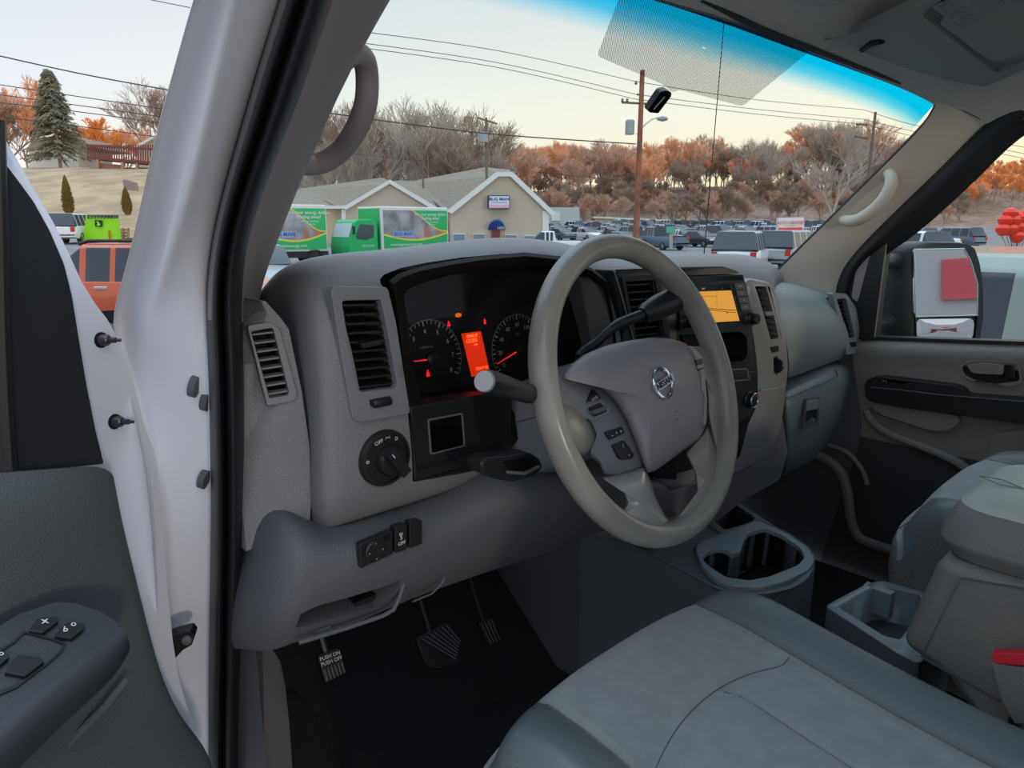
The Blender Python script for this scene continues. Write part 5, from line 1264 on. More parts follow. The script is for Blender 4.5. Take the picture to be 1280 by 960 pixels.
for px, D, yt, k, lb in ((12,112,92,'russet','tall reddish bare tree left of the dark spruce'),(40,115,115,'grey','grey bare tree behind the dark spruce'),(130,118,145,'orange','low orange-twigged tree behind the maroon deck'),(118,120,150,'russet','reddish bare tree between the spruce and the deck'),(195,105,97,'grey','spreading grey bare tree above the deck by the white pillar'),(-20,110,105,'russet','reddish bare tree at the left edge beside the spruce'),(160,125,150,'russet','reddish bare tree above the right end of the deck')):
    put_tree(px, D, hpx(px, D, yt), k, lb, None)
# dark spruce
def conifer(name, label, px, D, ytop, wpx, m, n=26, narrow=False):
    t_ = thing(name, label, 'tree', gp(px, D)); b = gp(px, D); h = hpx(px, D, ytop); w = wpx*D/FPX/2
    mb = MB(); mb.tube([b-V((0,0,.3)), b+V((0,0,h*.95))], [.22 if not narrow else .08, .03], BARKB, 8); mb.build('trunk', t_)
    mb = MB(); rg = random.Random(3)
    for i in range(n*14 if not narrow else n*30):
        f = rg.random()**.8; z = b.z+h*(.12+.86*f) if not narrow else b.z+h*(.02+.96*f)
        r = w*((1-f)**.75+.05)*rg.uniform(.55,1.05) if not narrow else w*(1-f**2.2)*rg.uniform(.7,1)+.03
        a = rg.uniform(0, 6.28); d = V((math.cos(a), math.sin(a), 0)); c = V((b.x,b.y,z))
        if narrow:
            mb.tube([c+d*r*.3, c+d*r+V((0,0,.35))], [.10,.02], m, 3, caps=False)
        else:
            e = c+d*r-V((0,0,r*.22)); mb.tube([c, c.lerp(e,.5), e], [.05,.035,.02], m, 3, caps=False)
            for k in range(9):
                t = rg.uniform(.2,1); q = c.lerp(e, t); s = d.cross(Z)*rg.choice((-1,1))*rg.uniform(.3,.7)*(1-t*.5)+d*.3-V((0,0,rg.uniform(.1,.4)))
                mb.tube([q, q+s], [.10,.02], m, 3, caps=False)
    mb.build('foliage', t_, smooth=False); return t_
SPR = mat('spruce_green', (122,120,98), .95); ARB = mat('bronzed_arborvitae', (118,98,50), .95)
conifer('spruce_tree', 'dark green spruce standing in front of the white house on the left hill', 76, 90, 84, 72, SPR, 34)
conifer('arborvitae', 'narrow bronze arborvitae on the bank above the white car', 87, 60, 223, 15, ARB, 20, True)
conifer('arborvitae', 'narrow bronze arborvitae on the bank above the wooden crate', 160, 60, 238, 13, ARB, 20, True)
# ---------------------------------------------------------------- houses and deck on the left hill
SID = mat('white_siding', (214,210,206), .7); ROOFM = mat('brown_grey_shingle_roof', (148,136,120), .9, var=.12, vscale=3); TAN = mat('tan_siding', (186,174,156), .8); TRIMW = mat('white_trim', (218,218,216), .6)
WIN = mat('window_pane_glass', (120,135,145), .15)
def slab(name, parent, poly, D, depth, m, **k):
    mb = MB(); mb.prism([P(a,b,pl=BP(D)) for a,b in poly], FH*depth, m); return mb.build(name, parent, smooth=False, **k)
hs = thing('house', 'low white house with a shallow roof behind the spruce on the hill', 'house', gp(80,98))
slab('wall', hs, [(36,186),(98,184),(98,212),(36,210)], 96, 8, SID)
slab('roof', hs, [(30,187),(50,172),(90,170),(118,184),(98,185)], 95.5, 9, ROOFM)
for q in ([(44,190),(48,190),(48,200),(44,200)],[(56,190),(62,190),(62,199),(56,199)]): slab('window', hs, q, 95.8, .3, mat('maroon_shutter',(120,60,58),.7))
h2 = thing('house', 'beige gabled house behind the right end of the maroon deck', 'house', gp(190,98))
slab('wall', h2, [(172,182),(194,170),(216,182),(216,212),(172,212)], 96, 8, TAN)
slab('roof', h2, [(166,184),(194,168),(222,184),(218,185),(194,171.5),(170,185)], 95.4, 9, TRIMW)
dk = thing('deck', 'raised maroon wooden deck with a slatted railing on posts', 'deck', gp(150,88))
MAR = mat('maroon_painted_wood', (116,62,58), .8); WPOST = mat('bare_wood_post', (170,130,104), .85)
slab('platform', dk, [(108,195),(192,202),(192,206),(108,198)], 86, 4, MAR)
slab('top_rail', dk, [(107,180),(190,185),(190,188),(107,183)], 86, .15, MAR)
for i in range(28):
    px = 109+i*3.0; slab('baluster', dk, [(px,181),(px+1.4,181),(px+1.4,197+i*.22),(px,196+i*.22)], 86.05, .08, MAR)
for px in (120,151,169,186):
    slab('post', dk, [(px,197),(px+3.2,197),(px+3.2,214),(px,214)], 86, .3, WPOST)
slab('lattice', dk, [(124,204),(152,206),(152,215),(124,214)], 86.5, .1, mat('faded_red_lattice', (150,110,100), .9))
# ---------------------------------------------------------------- power lines
WIRE = mat('black_wire', (60,60,62), .7)
def wire(pts_, D0, D1, r, label, group='overhead wires'):
    n = 24; mb = MB(); K = len(pts_)
    c = spline([(a, b, lerp(D0, D1, i/(K-1))) for i, (a,b) in enumerate(pts_)], n)
    mb.tube([P(a,b,t=D) for a,b,D in c], r, WIRE, 5); o = mb.build('power_line'); tag(o, label, 'power line', group)
for k, pp_ in enumerate(([(-40,61),(100,92),(230,116)],[(-40,100),(100,121),(230,140)],[(-40,113),(100,132),(230,150)],[(-40,124),(100,140),(230,158)],[(-40,141),(100,158),(230,176)])):
    wire(pp_, 34, 36, .032 if k == 0 else .022, 'overhead wire crossing the sky beside the spruce', 'wires left of the white pillar')
wire([(150,-8),(200,2),(260,14)], 34, 36, .02, 'overhead wire crossing the top left corner of the sky', None)
for a, b, c_, d_, e_ in ((38,82,104,134,162),(52,98,120,146,170),(58,104,126,152,176)):
    wire([(440,a),(620,(a+b)/2+3),(795,b+20 if False else c_-2)], 30, 42, .016, 'overhead wire running to the top of the brown utility pole', 'wires to the brown utility pole')
    wire([(795,c_-2),(940,d_-10),(1079,d_+3)], 42, 62, .02, 'overhead wire between the two utility poles', 'wires between the poles')
    wire([(1079,d_+3),(1150,e_-4),(1300,e_+26)], 62, 60, .022, 'overhead wire leaving the thin pole to the right', 'wires right of the thin pole')
wire([(400,140),(600,166),(795,180)], 36, 42, .034, 'heavy cable across the front of the tree line', None)
wire([(400,188),(600,208),(795,228)], 50, 42, .016, 'thin cable low across the tree trunks', None)
# poles
POLEM = mat('brown_pole_wood', (150,98,74), .9, var=.2, vscale=2); POLEG = mat('grey_pole_wood', (112,98,84), .9)
up_ = thing('utility_pole', 'brown wooden utility pole with a grey transformer and a street lamp', 'utility pole', gp(794,42))
b_ = gp(794,42); tp = P(797,106,t=43.2); mb = MB(); mb.tube([b_-V((0,0,.3)), V((b_.x,b_.y,tp.z))], [.19,.13], POLEM, 12); mb.build('pole', up_)
def ptop(px, py): return P(px, py, pl=BP(42))
mb = MB(); mb.tube([ptop(777,128),ptop(814,130)], .06, POLEG, 6); mb.tube([ptop(796,118),ptop(803,119)], .05, POLEG, 6); mb.build('crossarm', up_)
for a,b in ((778,125),(784,125),(803,116),(812,127),(795,103)):
    mb = MB(); mb.lathe(ptop(a,b), Z, [(.05,-.12),(.09,-.05),(.05,0),(.08,.05),(0,.1)], mat('porcelain', (120,116,112), .4), 8); mb.build('insulator', up_)
mb = MB(); mb.lathe(ptop(787,168), Z, [(.0,0),(.26,0),(.26,.70),(.2,.78),(0,.8)], mat('transformer_grey', (150,156,160), .5), 16); mb.build('transformer', up_)
mb = MB(); mb.tube([ptop(796,168),ptop(806,156),ptop(815,149),ptop(822,147)], .045, TRIMW, 6); mb.build('lamp_arm', up_)
mb = MB(); c = ptop(827,148.5); mb.lathe(c-RT*.3, RT, [(0,0),(.09,.08),(.15,.35),(.1,.6),(0,.68)], mat('street_lamp_head', (150,150,150), .5), 12); mb.build('lamp_head', up_)
def simple_pole(px, yt, D, label, r=.11, arm=None, m=POLEG):
    t_ = thing('utility_pole', label, 'utility pole', gp(px,D)); b = gp(px,D); h = hpx(px,D,yt)
    mb = MB(); mb.tube([b-V((0,0,.3)), b+V((0,0,h))], [r, r*.7], m, 8); mb.build('pole', t_)
    for (a, c, d, e) in arm or []:
        mb = MB(); mb.tube([P(a,c,pl=BP(D)), P(d,e,pl=BP(D))], r*.5, m, 6); mb.build('crossarm', t_)
    return t_
simple_pole(1076,140,62,'thin wooden pole with two crossarms beside the spreading tree',.16,[(1070,155,1084,156),(1068,170,1085,173)])
t_ = simple_pole(609,147,72,'utility pole with a transformer rising behind the tan roof',.16,[(597,147,622,155)])
mb = MB(); mb.lathe(P(604,178,pl=BP(72)), Z, [(0,0),(.5,0),(.5,.9),(0,1)], MATS['transformer_grey'], 12); mb.build('transformer', t_)
simple_pole(531,186,80,'plain pole behind the left gable of the tan building',.13)
simple_pole(485,190,95,'brown pole among the grey trees behind the building',.14,m=POLEM)
simple_pole(658,205,90,'short brown pole beside the right gable peak',.16,m=POLEM)
# ---------------------------------------------------------------- tan gabled building
bd = thing('commercial_building', 'tan commercial building with two white-trimmed gables and a blue awning', 'building', gp(560,70))
slab('gable_wall', bd, [(563,264),(622,219),(640,219),(686,262),(686,316),(563,316)], 69, 9, TAN)
slab('gable_wall', bd, [(430,262),(487,229),(546,262),(546,316),(430,316)], 71, 7, TAN)
slab('left_wall', bd, [(330,258),(434,258),(434,316),(330,316)], 73, 5, mat('pale_tan_siding', (196,180,150), .8))
slab('fascia', bd, [(558,264),(620,215),(641,215),(694,266),(689,269),(638,220.5),(623,220.5),(565,267)], 68.6, .5, TRIMW)
slab('fascia', bd, [(426,260),(487,224.5),(552,263),(546,265),(487,229.5),(433,262)], 70.6, .5, TRIMW)
slab('eave', bd, [(330,257),(432,257),(432,261),(330,261)], 72.4, .6, TRIMW)
slab('corner_post', bd, [(678,264),(686,264),(686,316),(678,316)], 68.9, .2, TRIMW)
slab('corner_post', bd, [(427,262),(432,262),(432,316),(427,316)], 70.9, .2, TRIMW)
def roofq(q, m=ROOFM):
    mb = MB(); mb.prism([P(a,b,t=D) for a,b,D in q], V((0,0,-.25)), m); mb.build('roof', bd, smooth=False)
roofq([(558,264,69),(622,216,69),(606,209,84),(512,227,84)])
roofq([(622,216,69),(640,216,69),(636,211,84),(606,209,84)])
roofq([(552,263,71),(487,226,71),(513,226,84),(575,240,84)])
roofq([(427,260,71),(487,226,71),(478,222,84),(372,236,84)])
roofq([(330,258,73),(430,258,73),(440,232,84),(330,240,84)])
for q in ([(567,293),(581,293),(581,303),(567,303)],[(592,293),(606,293),(606,303),(592,303)],[(632,294),(646,294),(646,305),(632,305)],[(655,295),(668,295),(668,307),(655,307)]):
    fr_ = slab('window_frame', bd, [(q[0][0]-1,q[0][1]-1),(q[1][0]+1,q[1][1]-1),(q[2][0]+1,q[2][1]+1),(q[3][0]-1,q[3][1]+1)], 68.8, .2, TRIMW)
    slab('pane', fr_, q, 68.7, .05, WIN)
slab('entrance_door', bd, [(615,287),(625,287),(625,312),(615,312)], 68.7, .2, mat('maroon_door', (130,50,52), .6))
mb = MB(); rows = []
AW = mat('blue_awning', (48,92,168), .7)
for j in range(8):
    t = j/7; dz = 1.9*t
    rows.append([P(621,287.5,pl=BP(68.9))+RT*(math.cos(a)*.82*(1-.0*t))+V((0,0,math.sin(a)*1.0*(1-.15*t)))-FH*(1.2*t*math.sin(a)**.5 if a not in (0,) and math.sin(a) > 0 else 0) for a in [math.pi*k/14 for k in range(15)]])
mb.grid(rows, AW); mb.poly(rows[-1], AW); mb.text('1650', P(626,285,pl=BP(67.3)), RT, Z, .35, WHITEINK); mb.build('awning', bd)
sg = thing('wall_sign', 'white lightbox sign with blue lettering mounted on the right tan gable', 'sign', P(622,252,pl=BP(68.8)))
slab('box', sg, [(609,244),(637,244),(637,261),(609,261)], 68.2, .5, mat('sign_black_case', (60,64,74), .6))
mb = MB(); mb.prism([P(a,b,pl=BP(68.15)) for a,b in ((611.5,245.2),(636.3,245.2),(636.3,260),(611.5,260))], FH*.05, mat('sign_white_face', (214,222,232), .5))
BLU = mat('sign_blue', (60,90,150), .6); PNK = mat('sign_pink', (220,170,190), .6)
mb.text('BUG MAN', P(624,249,pl=BP(68.13)), RT, Z, .42, BLU, bold=.03); mb.text('EXTERMINATING', P(624,253.2,pl=BP(68.13)), RT, Z, .2, BLU); mb.prism([P(a,b,pl=BP(68.13)) for a,b in ((612,255.5),(636,255.5),(636,259.4),(612,259.4))], FH*.02, PNK)
mb.build('face', sg, smooth=False)
# ---------------------------------------------------------------- box trucks
TG = mat('truck_green', (20,176,96), .4); TW = mat('truck_white', (216,216,212), .4); TY = mat('truck_yellow', (238,206,60), .5); TGR = mat('truck_photo_grey', (168,166,170), .5, var=.3, vscale=1.2); TYRE = mat('tyre_rubber', (40,40,42), .8); HUB = mat('wheel_hub', (150,150,152), .4, metal=.5)
def wheel(mb, c, ax, r, w):
    mb.lathe(c, ax, [(r*.6,-w/2),(r*.95,-w/2),(r,-w/3),(r,w/3),(r*.95,w/2),(r*.6,w/2)], TYRE, 18)
    mb.lathe(c, ax, [(r*.62,w*.3),(r*.55,w*.36),(r*.2,w*.42),(0,w*.42)], HUB, 14); mb.lathe(c, -ax, [(r*.62,w*.3),(r*.55,w*.36),(r*.2,w*.42),(0,w*.42)], HUB, 14)
def truck(name, label, xa, xb, Da, Db, zt, zb, cab=True):
    """box side runs from pixel column xa (front) to xb (rear)"""
    A = on(xa, Da, 0); B_ = on(xb, Db, 0); u = (B_-A); u.z = 0; Ln = u.length; u.normalize(); n = V((u.y,-u.x,0)); n = n if n.dot(CAMP-A) > 0 else -n
    t_ = thing(name, label, 'truck', V((A.x,A.y,G0)))
    W = 2.3; A.z = 0; z0, z1 = zb, zt
    mb = MB(); mb.prism([A+V((0,0,z0)), A+u*Ln+V((0,0,z0)), A+u*Ln+V((0,0,z1)), A+V((0,0,z1))], -n*W, TW); bxx = mb.build('cargo_box', t_, bevel=.06)
    # side picture
    def q(s, z): return A+u*(Ln*s)+V((0,0,lerp(z0,z1,z)))+n*.012
    mb = MB(); mb.poly([q(.03,.05),q(.98,.05),q(.98,.92),q(.03,.92)], TGR); 
    def band(f, g, m, o):
        N = 24; mb.grid([[q(.03+.95*i/N, max(.05,min(.92,f(i/N))))+n*o for i in range(N+1)],[q(.03+.95*i/N, max(.05,min(.92,g(i/N))))+n*o for i in range(N+1)]], m)
    band(lambda t: .05, lambda t: .38-.16*math.sin(t*3.0)+.06*t, TY, .004); band(lambda t: .05, lambda t: .34-.16*math.sin(t*3.0)+.06*t, TG, .008)
    band(lambda t: .92, lambda t: .42+.55*(1-smooth(.30,.95,t)), TY, .004); band(lambda t: .92, lambda t: .45+.55*(1-smooth(.30,.95,t)), TG, .008)
    for s in (.62,.80): mb.poly([q(s,.30)+n*.003,q(s+.1,.30)+n*.003,q(s+.08,.50)+n*.003,q(s,.50)+n*.003], mat('photo_skin', (176,120,96), .7))
    rd = u
    mb.text('Are your energy dollars', q(.72,.83)+n*.012, u, Z, .22, WHITEINK, bold=.01); mb.text('floating away?', q(.72,.74)+n*.012, u, Z, .22, WHITEINK, bold=.01)
    mb.text('Energy Auditing', q(.74,.65)+n*.012, u, Z, .13, WHITEINK); mb.text('Insulation', q(.74,.59)+n*.012, u, Z, .13, WHITEINK)
    mb.poly([q(.16,.30)+n*.01,q(.46,.30)+n*.01,q(.46,.44)+n*.01,q(.16,.44)+n*.01], mat('photo_blue_plate', (140,165,215), .6)); mb.text('BUG MAN', q(.31,.37)+n*.014, u, Z, .26, BLU, bold=.02)
    mb.text('www.bugmanenergy.com', q(.35,.13)+n*.012, u, Z, .2, WHITEINK, bold=.01)
    mb.build('side_graphic', bxx, smooth=False)
    for s in ((.80,) if not cab else (.72,.80)):
        pass
    wr = .43
    for s in (.78,):
        for off in (.15, W-.15):
            mb = MB(); wheel(mb, A+u*(Ln*s)-n*off+V((0,0,G0+wr)), n, wr, .3); mb.build('wheel', t_)
    mb = MB(); mb.prism([A+V((0,0,z0-.3)), A+u*Ln+V((0,0,z0-.3)), A+u*Ln+V((0,0,z0)), A+V((0,0,z0))], -n*W, BLACK); mb.build('chassis', t_, smooth=False)
    if cab:
        c0 = A-u*.15
        prof = [(0,.45),(0,2.15),(-.35,2.3),(-1.15,2.28),(-1.35,2.15),(-1.62,1.35),(-1.68,.9),(-1.66,.35),(-.2,.35)]
        mb = MB(); mb.prism([c0+u*a-n*.1+V((0,0,G0+b)) for a,b in prof], -n*2.0, TG); cbn = mb.build('cab', t_, bevel=.06, bseg=3)
        mb = MB(); mb.prism([c0+u*a-n*.09+V((0,0,G0+b)) for a,b in [(-.25,1.4),(-.25,2.0),(-1.05,2.05),(-1.3,1.5),(-1.25,1.3),(-.7,1.25)]], -n*.02, mat('cab_glass', (70,80,84), .15)); mb.build('side_window', cbn, smooth=False)
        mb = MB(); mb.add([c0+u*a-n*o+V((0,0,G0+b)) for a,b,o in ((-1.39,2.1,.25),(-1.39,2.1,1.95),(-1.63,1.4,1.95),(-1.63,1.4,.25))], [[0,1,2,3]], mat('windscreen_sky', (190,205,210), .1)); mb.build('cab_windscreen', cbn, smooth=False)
        mb = MB(); mb.box(c0-u*1.55+n*.12+V((0,0,G0+1.75)), (.12,.08,.4), BLACK, (u, n, Z)); mb.build('wing_mirror', cbn)
        mb = MB(); mb.text('BUG MAN', c0-u*.6-n*.085+V((0,0,G0+.95)), u, Z, .16, WHITEINK); mb.box(c0-u*1.62-n*.3+V((0,0,G0+.7)), (.1,.3,.2), TRIMW, (u, n, Z)); mb.build('headlamp', cbn, smooth=False)
        for off in (.25, 1.95):
            mb = MB(); wheel(mb, c0-u*.85-n*off+V((0,0,G0+wr)), n, wr, .26); mb.build('wheel', t_)
    # front bulkhead facing left
    mb = MB(); mb.prism([A+V((0,0,z0+.1))-u*.012-n*.1, A+V((0,0,z1-.1))-u*.012-n*.1, A+V((0,0,z1-.1))-u*.012-n*2.2, A+V((0,0,z0+.1))-u*.012-n*2.2], u*.01, TG); mb.build('front_panel', bxx, smooth=False)
    return t_
truck('box_truck', 'green-cabbed box truck with yellow-edged green graphics in front of the tan building', 478, 561, 37.5, 40.5, 2.55, .30)
truck('box_truck', 'white-bodied green box truck partly hidden by the driver side pillar', 330, 411, 35.0, 36.5, 2.6, .30, cab=False)
# ---------------------------------------------------------------- cars
CG = mat('car_glass', (58,66,74), .12); TL = mat('tail_lamp', (190,40,36), .3); HL = mat('head_lamp', (225,228,230), .2)
def car_parts(kind, paint):
    D_ = {'crossover': (4.7,.95,1.70,1.02), 'suv': (4.8,.95,1.78,1.05), 'sedan': (4.7,.90,1.45,.92), 'van': (5.0,.98,1.85,1.05), 'pickup': (5.6,.98,1.85,1.1)}[kind]
    L, W, H, belt = D_; parts = {}
    hood = belt-.04; hl = {'crossover':1.2,'suv':1.15,'sedan':1.25,'van':.8,'pickup':1.4}[kind]
    st = [(-L/2,.62,.80),(-L/2+.05,belt-.1,.92),(-L/2+.3,belt,1),(-L/4,belt,1),(L/2-hl,belt,1),(L/2-hl*.5,hood-.04,.98),(L/2-.2,hood-.16,.92),(L/2-.03,.62,.84),(L/2,.5,.78)]
    mb = MB(); rows = []
    for x, zt, w in st:
        w *= W; zb = .32 if abs(x) < L/2-.1 else .4
        rows.append([V((x,-w*.93,zb)), V((x,-w,zb+.18)), V((x,-w,zt-.14)), V((x,-w*.95,zt)), V((x,0,zt+.03)), V((x,w*.95,zt)), V((x,w,zt-.14)), V((x,w,zb+.18)), V((x,w*.93,zb))])
    mb.grid(rows, paint, cv=True); mb.poly(rows[0][::-1], paint); mb.poly(rows[-1], paint)
    xr = {'crossover':-L/2+.2,'suv':-L/2+.12,'sedan':-L/2+.85,'van':-L/2+.05,'pickup':-.55}[kind]; xf = L/2-hl
    if kind == 'pickup':
        mb.prism([V((xr-.05,-W*.8,belt-.02)), V((-L/2+.15,-W*.8,belt-.02)), V((-L/2+.15,W*.8,belt-.02)), V((xr-.05,W*.8,belt-.02))], V((0,0,.05)), BLACK)
    parts['body'] = mb
    # greenhouse
    r1 = xr+({'crossover':.75,'suv':.35,'sedan':.75,'van':.2,'pickup':.15}[kind]); f1 = xf-.75
    sts = [(xr,0,'e'),(r1,1,'p'),(r1+.12,1,'g'),(lerp(r1,f1,.33),1,'p'),(lerp(r1,f1,.33)+.1,1,'g'),(lerp(r1,f1,.66),1,'p'),(lerp(r1,f1,.66)+.1,1,'g'),(f1,1,'g'),(xf,0,'e')]
    mb = MB(); rows = []
    for x, k, _ in sts:
        zt = H if k else belt+.03; wt = W*.76 if k else W*.90
        rows.append([V((x,-W*.95,belt-.03)), V((x,-wt-.02*k,zt-.07*k)), V((x,-wt+.08,zt)), V((x,wt-.08,zt)), V((x,wt+.02*k,zt-.07*k)), V((x,W*.95,belt-.03))])
    def gm(i, j):
        if j in (0, 4): return CG if sts[i][2] == 'g' or i in (0, len(sts)-2) and kind != 'pickup' else paint
        return CG if i in (0, len(sts)-2) else paint
    mb.grid(rows, paint, mf=gm); parts['cabin'] = mb
    for i, (x, s) in enumerate(((-L*.30,-1),(-L*.30,1),(L*.31,-1),(L*.31,1))):
        mb = MB(); wheel(mb, V((x, s*(W-.12), .34)), Y*s, .34, .24); parts['wheel%d' % i] = mb
    for s in (-1, 1):
        mb = MB(); mb.box((-L/2+.06, s*W*.78, belt-.2), (.1,.22,.28), TL); parts['tail_lamp%d' % s] = mb
        mb = MB(); mb.box((L/2-.1, s*W*.7, .68), (.14,.34,.14), HL); parts['head_lamp%d' % s] = mb
    return parts
def far_car(kind, paint):
    mb = MB()
    for q in car_parts(kind, paint).values():
        k = len(mb.v); mb.v += q.v
        for f, mi in zip(q.f, q.m): mb.f.append([k+j for j in f]); mb.m.append(mb.mi(q.mats[mi]))
    o = mb.build('car', loc=(0,0,0)); me = o.data; bpy.data.objects.remove(o); return me
def near_car(kind, paint, loc, rz, label, name='car', extra=None, sc=1):
    t_ = thing(name, label, 'car', (0,0,0))
    bpy.context.view_layer.update()
    for k, q in car_parts(kind, paint).items():
        q.build(k.rstrip('-0123456789'), t_, bevel=.03 if k in ('body','cabin') else 0, bseg=2)
    if extra: extra(t_)
    t_.location = loc; t_.rotation_euler = (0,0,rz); t_.scale = (sc,sc,sc); return t_
CW = mat('car_white', (222,224,226), .25, coat=.5); CS_ = mat('car_silver', (168,174,178), .25, metal=.4); CB = mat('car_black', (44,48,54), .2, coat=.5); CBL = mat('car_slate_blue', (84,104,124), .25, coat=.5); CR = mat('car_red', (150,44,44), .25, coat=.5); CGY = mat('car_grey', (120,124,128), .25, metal=.3)
names = {'car_white':'white','car_silver':'silver','car_black':'black','car_slate_blue':'slate blue','car_red':'red','car_grey':'grey'}
FAR = {}
for k in ('suv','sedan','pickup'):
    for m in (CW, CS_, CB, CBL, CR, CGY): FAR[(k, m.name)] = far_car(k, m)
rc = random.Random(5); yawc = math.atan2(FH.y, FH.x)
nlot = 0
rowsD = [(60,775,860),(66,790,985),(74,772,1010),(84,700,1030),(95,696,1040),(107,694,1045),(121,692,1050),(138,690,1060),(158,688,1060)]
for ri, (D, a, b) in enumerate(rowsD):
    px = a
    while px < b:
        key = (rc.choice(['suv','sedan','sedan','pickup']), rc.choices(['car_white','car_silver','car_black','car_slate_blue','car_red','car_grey'], [6,5,1.5,3,.5,3])[0])
        o = bpy.data.objects.new('car', FAR[key]); C.objects.link(o); p = gp(px, D+rc.uniform(-1.5,1.5)); o.location = p
        o.rotation_euler = (0,0,yawc+math.radians(rc.choice([28,30,26])+ (180 if rc.random()<.4 else 0)))
        tag(o, '%s %s parked in the crowded lot beyond the windshield' % (names[key[1]], {'suv':'utility car','sedan':'saloon car','pickup':'pickup truck'}[key[0]]), 'car', '%s %ss in the distant lot' % (names[key[1]], key[0])); nlot += 1
        px += rc.uniform(2.9,3.5)*FPX/D
for px, D, m, k in ((1112,30,'car_white','suv'),(1130,55,'car_silver','suv'),(1160,60,'car_white','sedan'),(1190,62,'car_slate_blue','suv')):
    o = bpy.data.objects.new('car', FAR[(k,m)]); C.objects.link(o); o.location = gp(px, D); o.rotation_euler = (0,0,yawc+.4)
    tag(o, {1112:'white car seen just right of the black corner panel in the passenger window',1130:'silver car behind the mirror housing seen through the passenger window',1160:'white saloon above the side mirror in the passenger window',1190:'slate blue car above the side mirror in the passenger window'}[px], 'car')
near_car('pickup', CW, gp(686,50), yawc+math.radians(90), 'white crew cab pickup parked at the right corner of the tan building', sc=.85)
near_car('suv', CW, gp(925,30), yawc+math.radians(-25), 'white estate seen over the dashboard with a lit red brake light')
near_car('suv', CS_, gp(985,33), yawc+math.radians(-40), 'silver utility car beside the passenger pillar beyond the dashboard')
near_car('suv', CW, gp(92,44), yawc+math.radians(15), 'white utility car parked with its rear towards us beside the lime green bin')
ORP = mat('car_burnt_orange', (190,84,48), .25, coat=.6)
def rails(t_):
    for s in (-.62,.62):
        mb = MB(); mb.tube([V((-1.5,s,1.69)),V((-1.3,s,1.75)),V((.2,s,1.75)),V((.4,s,1.69))], .03, BLACK, 8); mb.build('roof_rail', t_)
    for s in (-1,1):
        for x_ in (-.95,.1):
            mb = MB(); mb.box((x_, s*.955, .90), (.26,.03,.05), CHROME); mb.build('door_handle', t_, bevel=.01)
near_car('crossover', ORP, gp(228,14.0), yawc-math.radians(90+4), 'burnt orange crossover parked close outside beyond the open driver door', extra=rails)
near_car('suv', mat('car_sage_green', (132,150,142), .22, coat=.6), V((3.45,.5,G0)), math.radians(90), 'pale green-grey utility car parked right beside the passenger window', sc=1.08)
near_car('sedan', CS_, gp(328,21), yawc+math.radians(200), 'silver saloon glimpsed between the dashboard and the driver side pillar')
# lime bin, crate, small things
LIME = mat('lime_green_panel', (150,226,30), .5); 
bn_ = thing('waste_container', 'lime green waste container with a black square emblem beside the white car', 'container', gp(126,43))
slab('body', bn_, [(107,270),(144,273),(146,303),(104,303)], 43, .5, LIME)
for i in range(9): slab('rib', bn_, [(109+i*4,268.5),(110.5+i*4,268.5),(110.5+i*4,273),(109+i*4,273)], 42.9, .5, DGREY)
em = slab('emblem', bn_, [(118.5,275),(127.5,275.5),(127.5,283.5),(118.5,283)], 42.9, .05, BLACK)
mb = MB(); mb.poly([P(a,b,pl=BP(42.88)) for a,b in ((120,277),(123,276.5),(124,279),(126,280),(124,282.5),(120.5,281.5),(122,279.5))], LIME); mb.build('emblem_mark', em, smooth=False)
slab('marker_strip', bn_, [(135,288),(137,288),(138,302),(136,302)], 42.85, .05, mat('orange_strip', (210,90,40), .6))
cr_ = thing('wooden_crate', 'pale slatted wooden crate right of the lime green container', 'crate', gp(153,45))
for i in range(4): slab('slat', cr_, [(146,286+i*3.8),(160,286+i*3.8),(161,288.6+i*3.8),(146,288.6+i*3.8)], 45, .1, WPOST)
for px in (146,152,158.5): slab('upright', cr_, [(px,285),(px+1.6,285),(px+1.6,301),(px,301)], 44.8, .2, WPOST)
lp_ = thing('lumber_stack', 'weathered grey boards leaning on the grass bank', 'boards', P(162,232,pl=BP(62)))
for i in range(5): slab('board', lp_, [(153+i*3.4,225+i*.9),(156+i*3.4,224.5+i*.9),(158+i*3.4,237+i*.4),(155+i*3.4,237+i*.4)], 62-i*.05, .3, mat('weathered_board', (150,134,128), .9))
# buildings behind the lot
wh = thing('warehouse', 'pale grey-green warehouse right of the tan building', 'building', gp(705,125))
slab('wall', wh, [(684,259),(724,259),(726,290),(684,290)], 125, 14, mat('pale_metal_wall', (178,188,184), .7)); slab('roller_door', wh, [(689,265),(700,265),(700,276),(689,276)], 124.8, .2, TRIMW)
lw = thing('long_low_building', 'long low beige building along the back of the car lot', 'building', gp(830,168))
slab('wall', lw, [(744,272),(848,277),(848,284),(744,284)], 168, 8, mat('beige_wall', (196,172,142), .8)); slab('roof', lw, [(742,270.5),(850,275.5),(850,277.5),(742,272.5)], 167.5, 9, TRIMW)
l3 = thing('long_low_building', 'long cream building behind the tall price sign', 'building', gp(960,150))
slab('wall', l3, [(905,284),(1012,288),(1012,300),(905,300)], 120, 8, mat('cream_wall', (206,200,188), .8)); slab('roof', l3, [(903,281.5),(1014,285.5),(1014,289),(903,285)], 119.5, 9, TRIMW)
ss = thing('street_sign', 'small green street sign on a grey post in the car lot', 'street sign', gp(838,55))
slab('post', ss, [(837,288),(841,288),(841,312),(837,312)], 55, .15, mat('post_grey', (150,156,158), .6)); slab('plate', ss, [(833,283),(844,283),(844,291),(833,291)], 54.9, .05, mat('sign_green', (70,170,140), .5))
ps_ = thing('pole_sign', 'tall white roadside sign with red bands beside the passenger pillar', 'sign', gp(990,48))
slab('post', ps_, [(986,303),(992,303),(992,318),(986,318)], 48.2, .3, TRIMW)
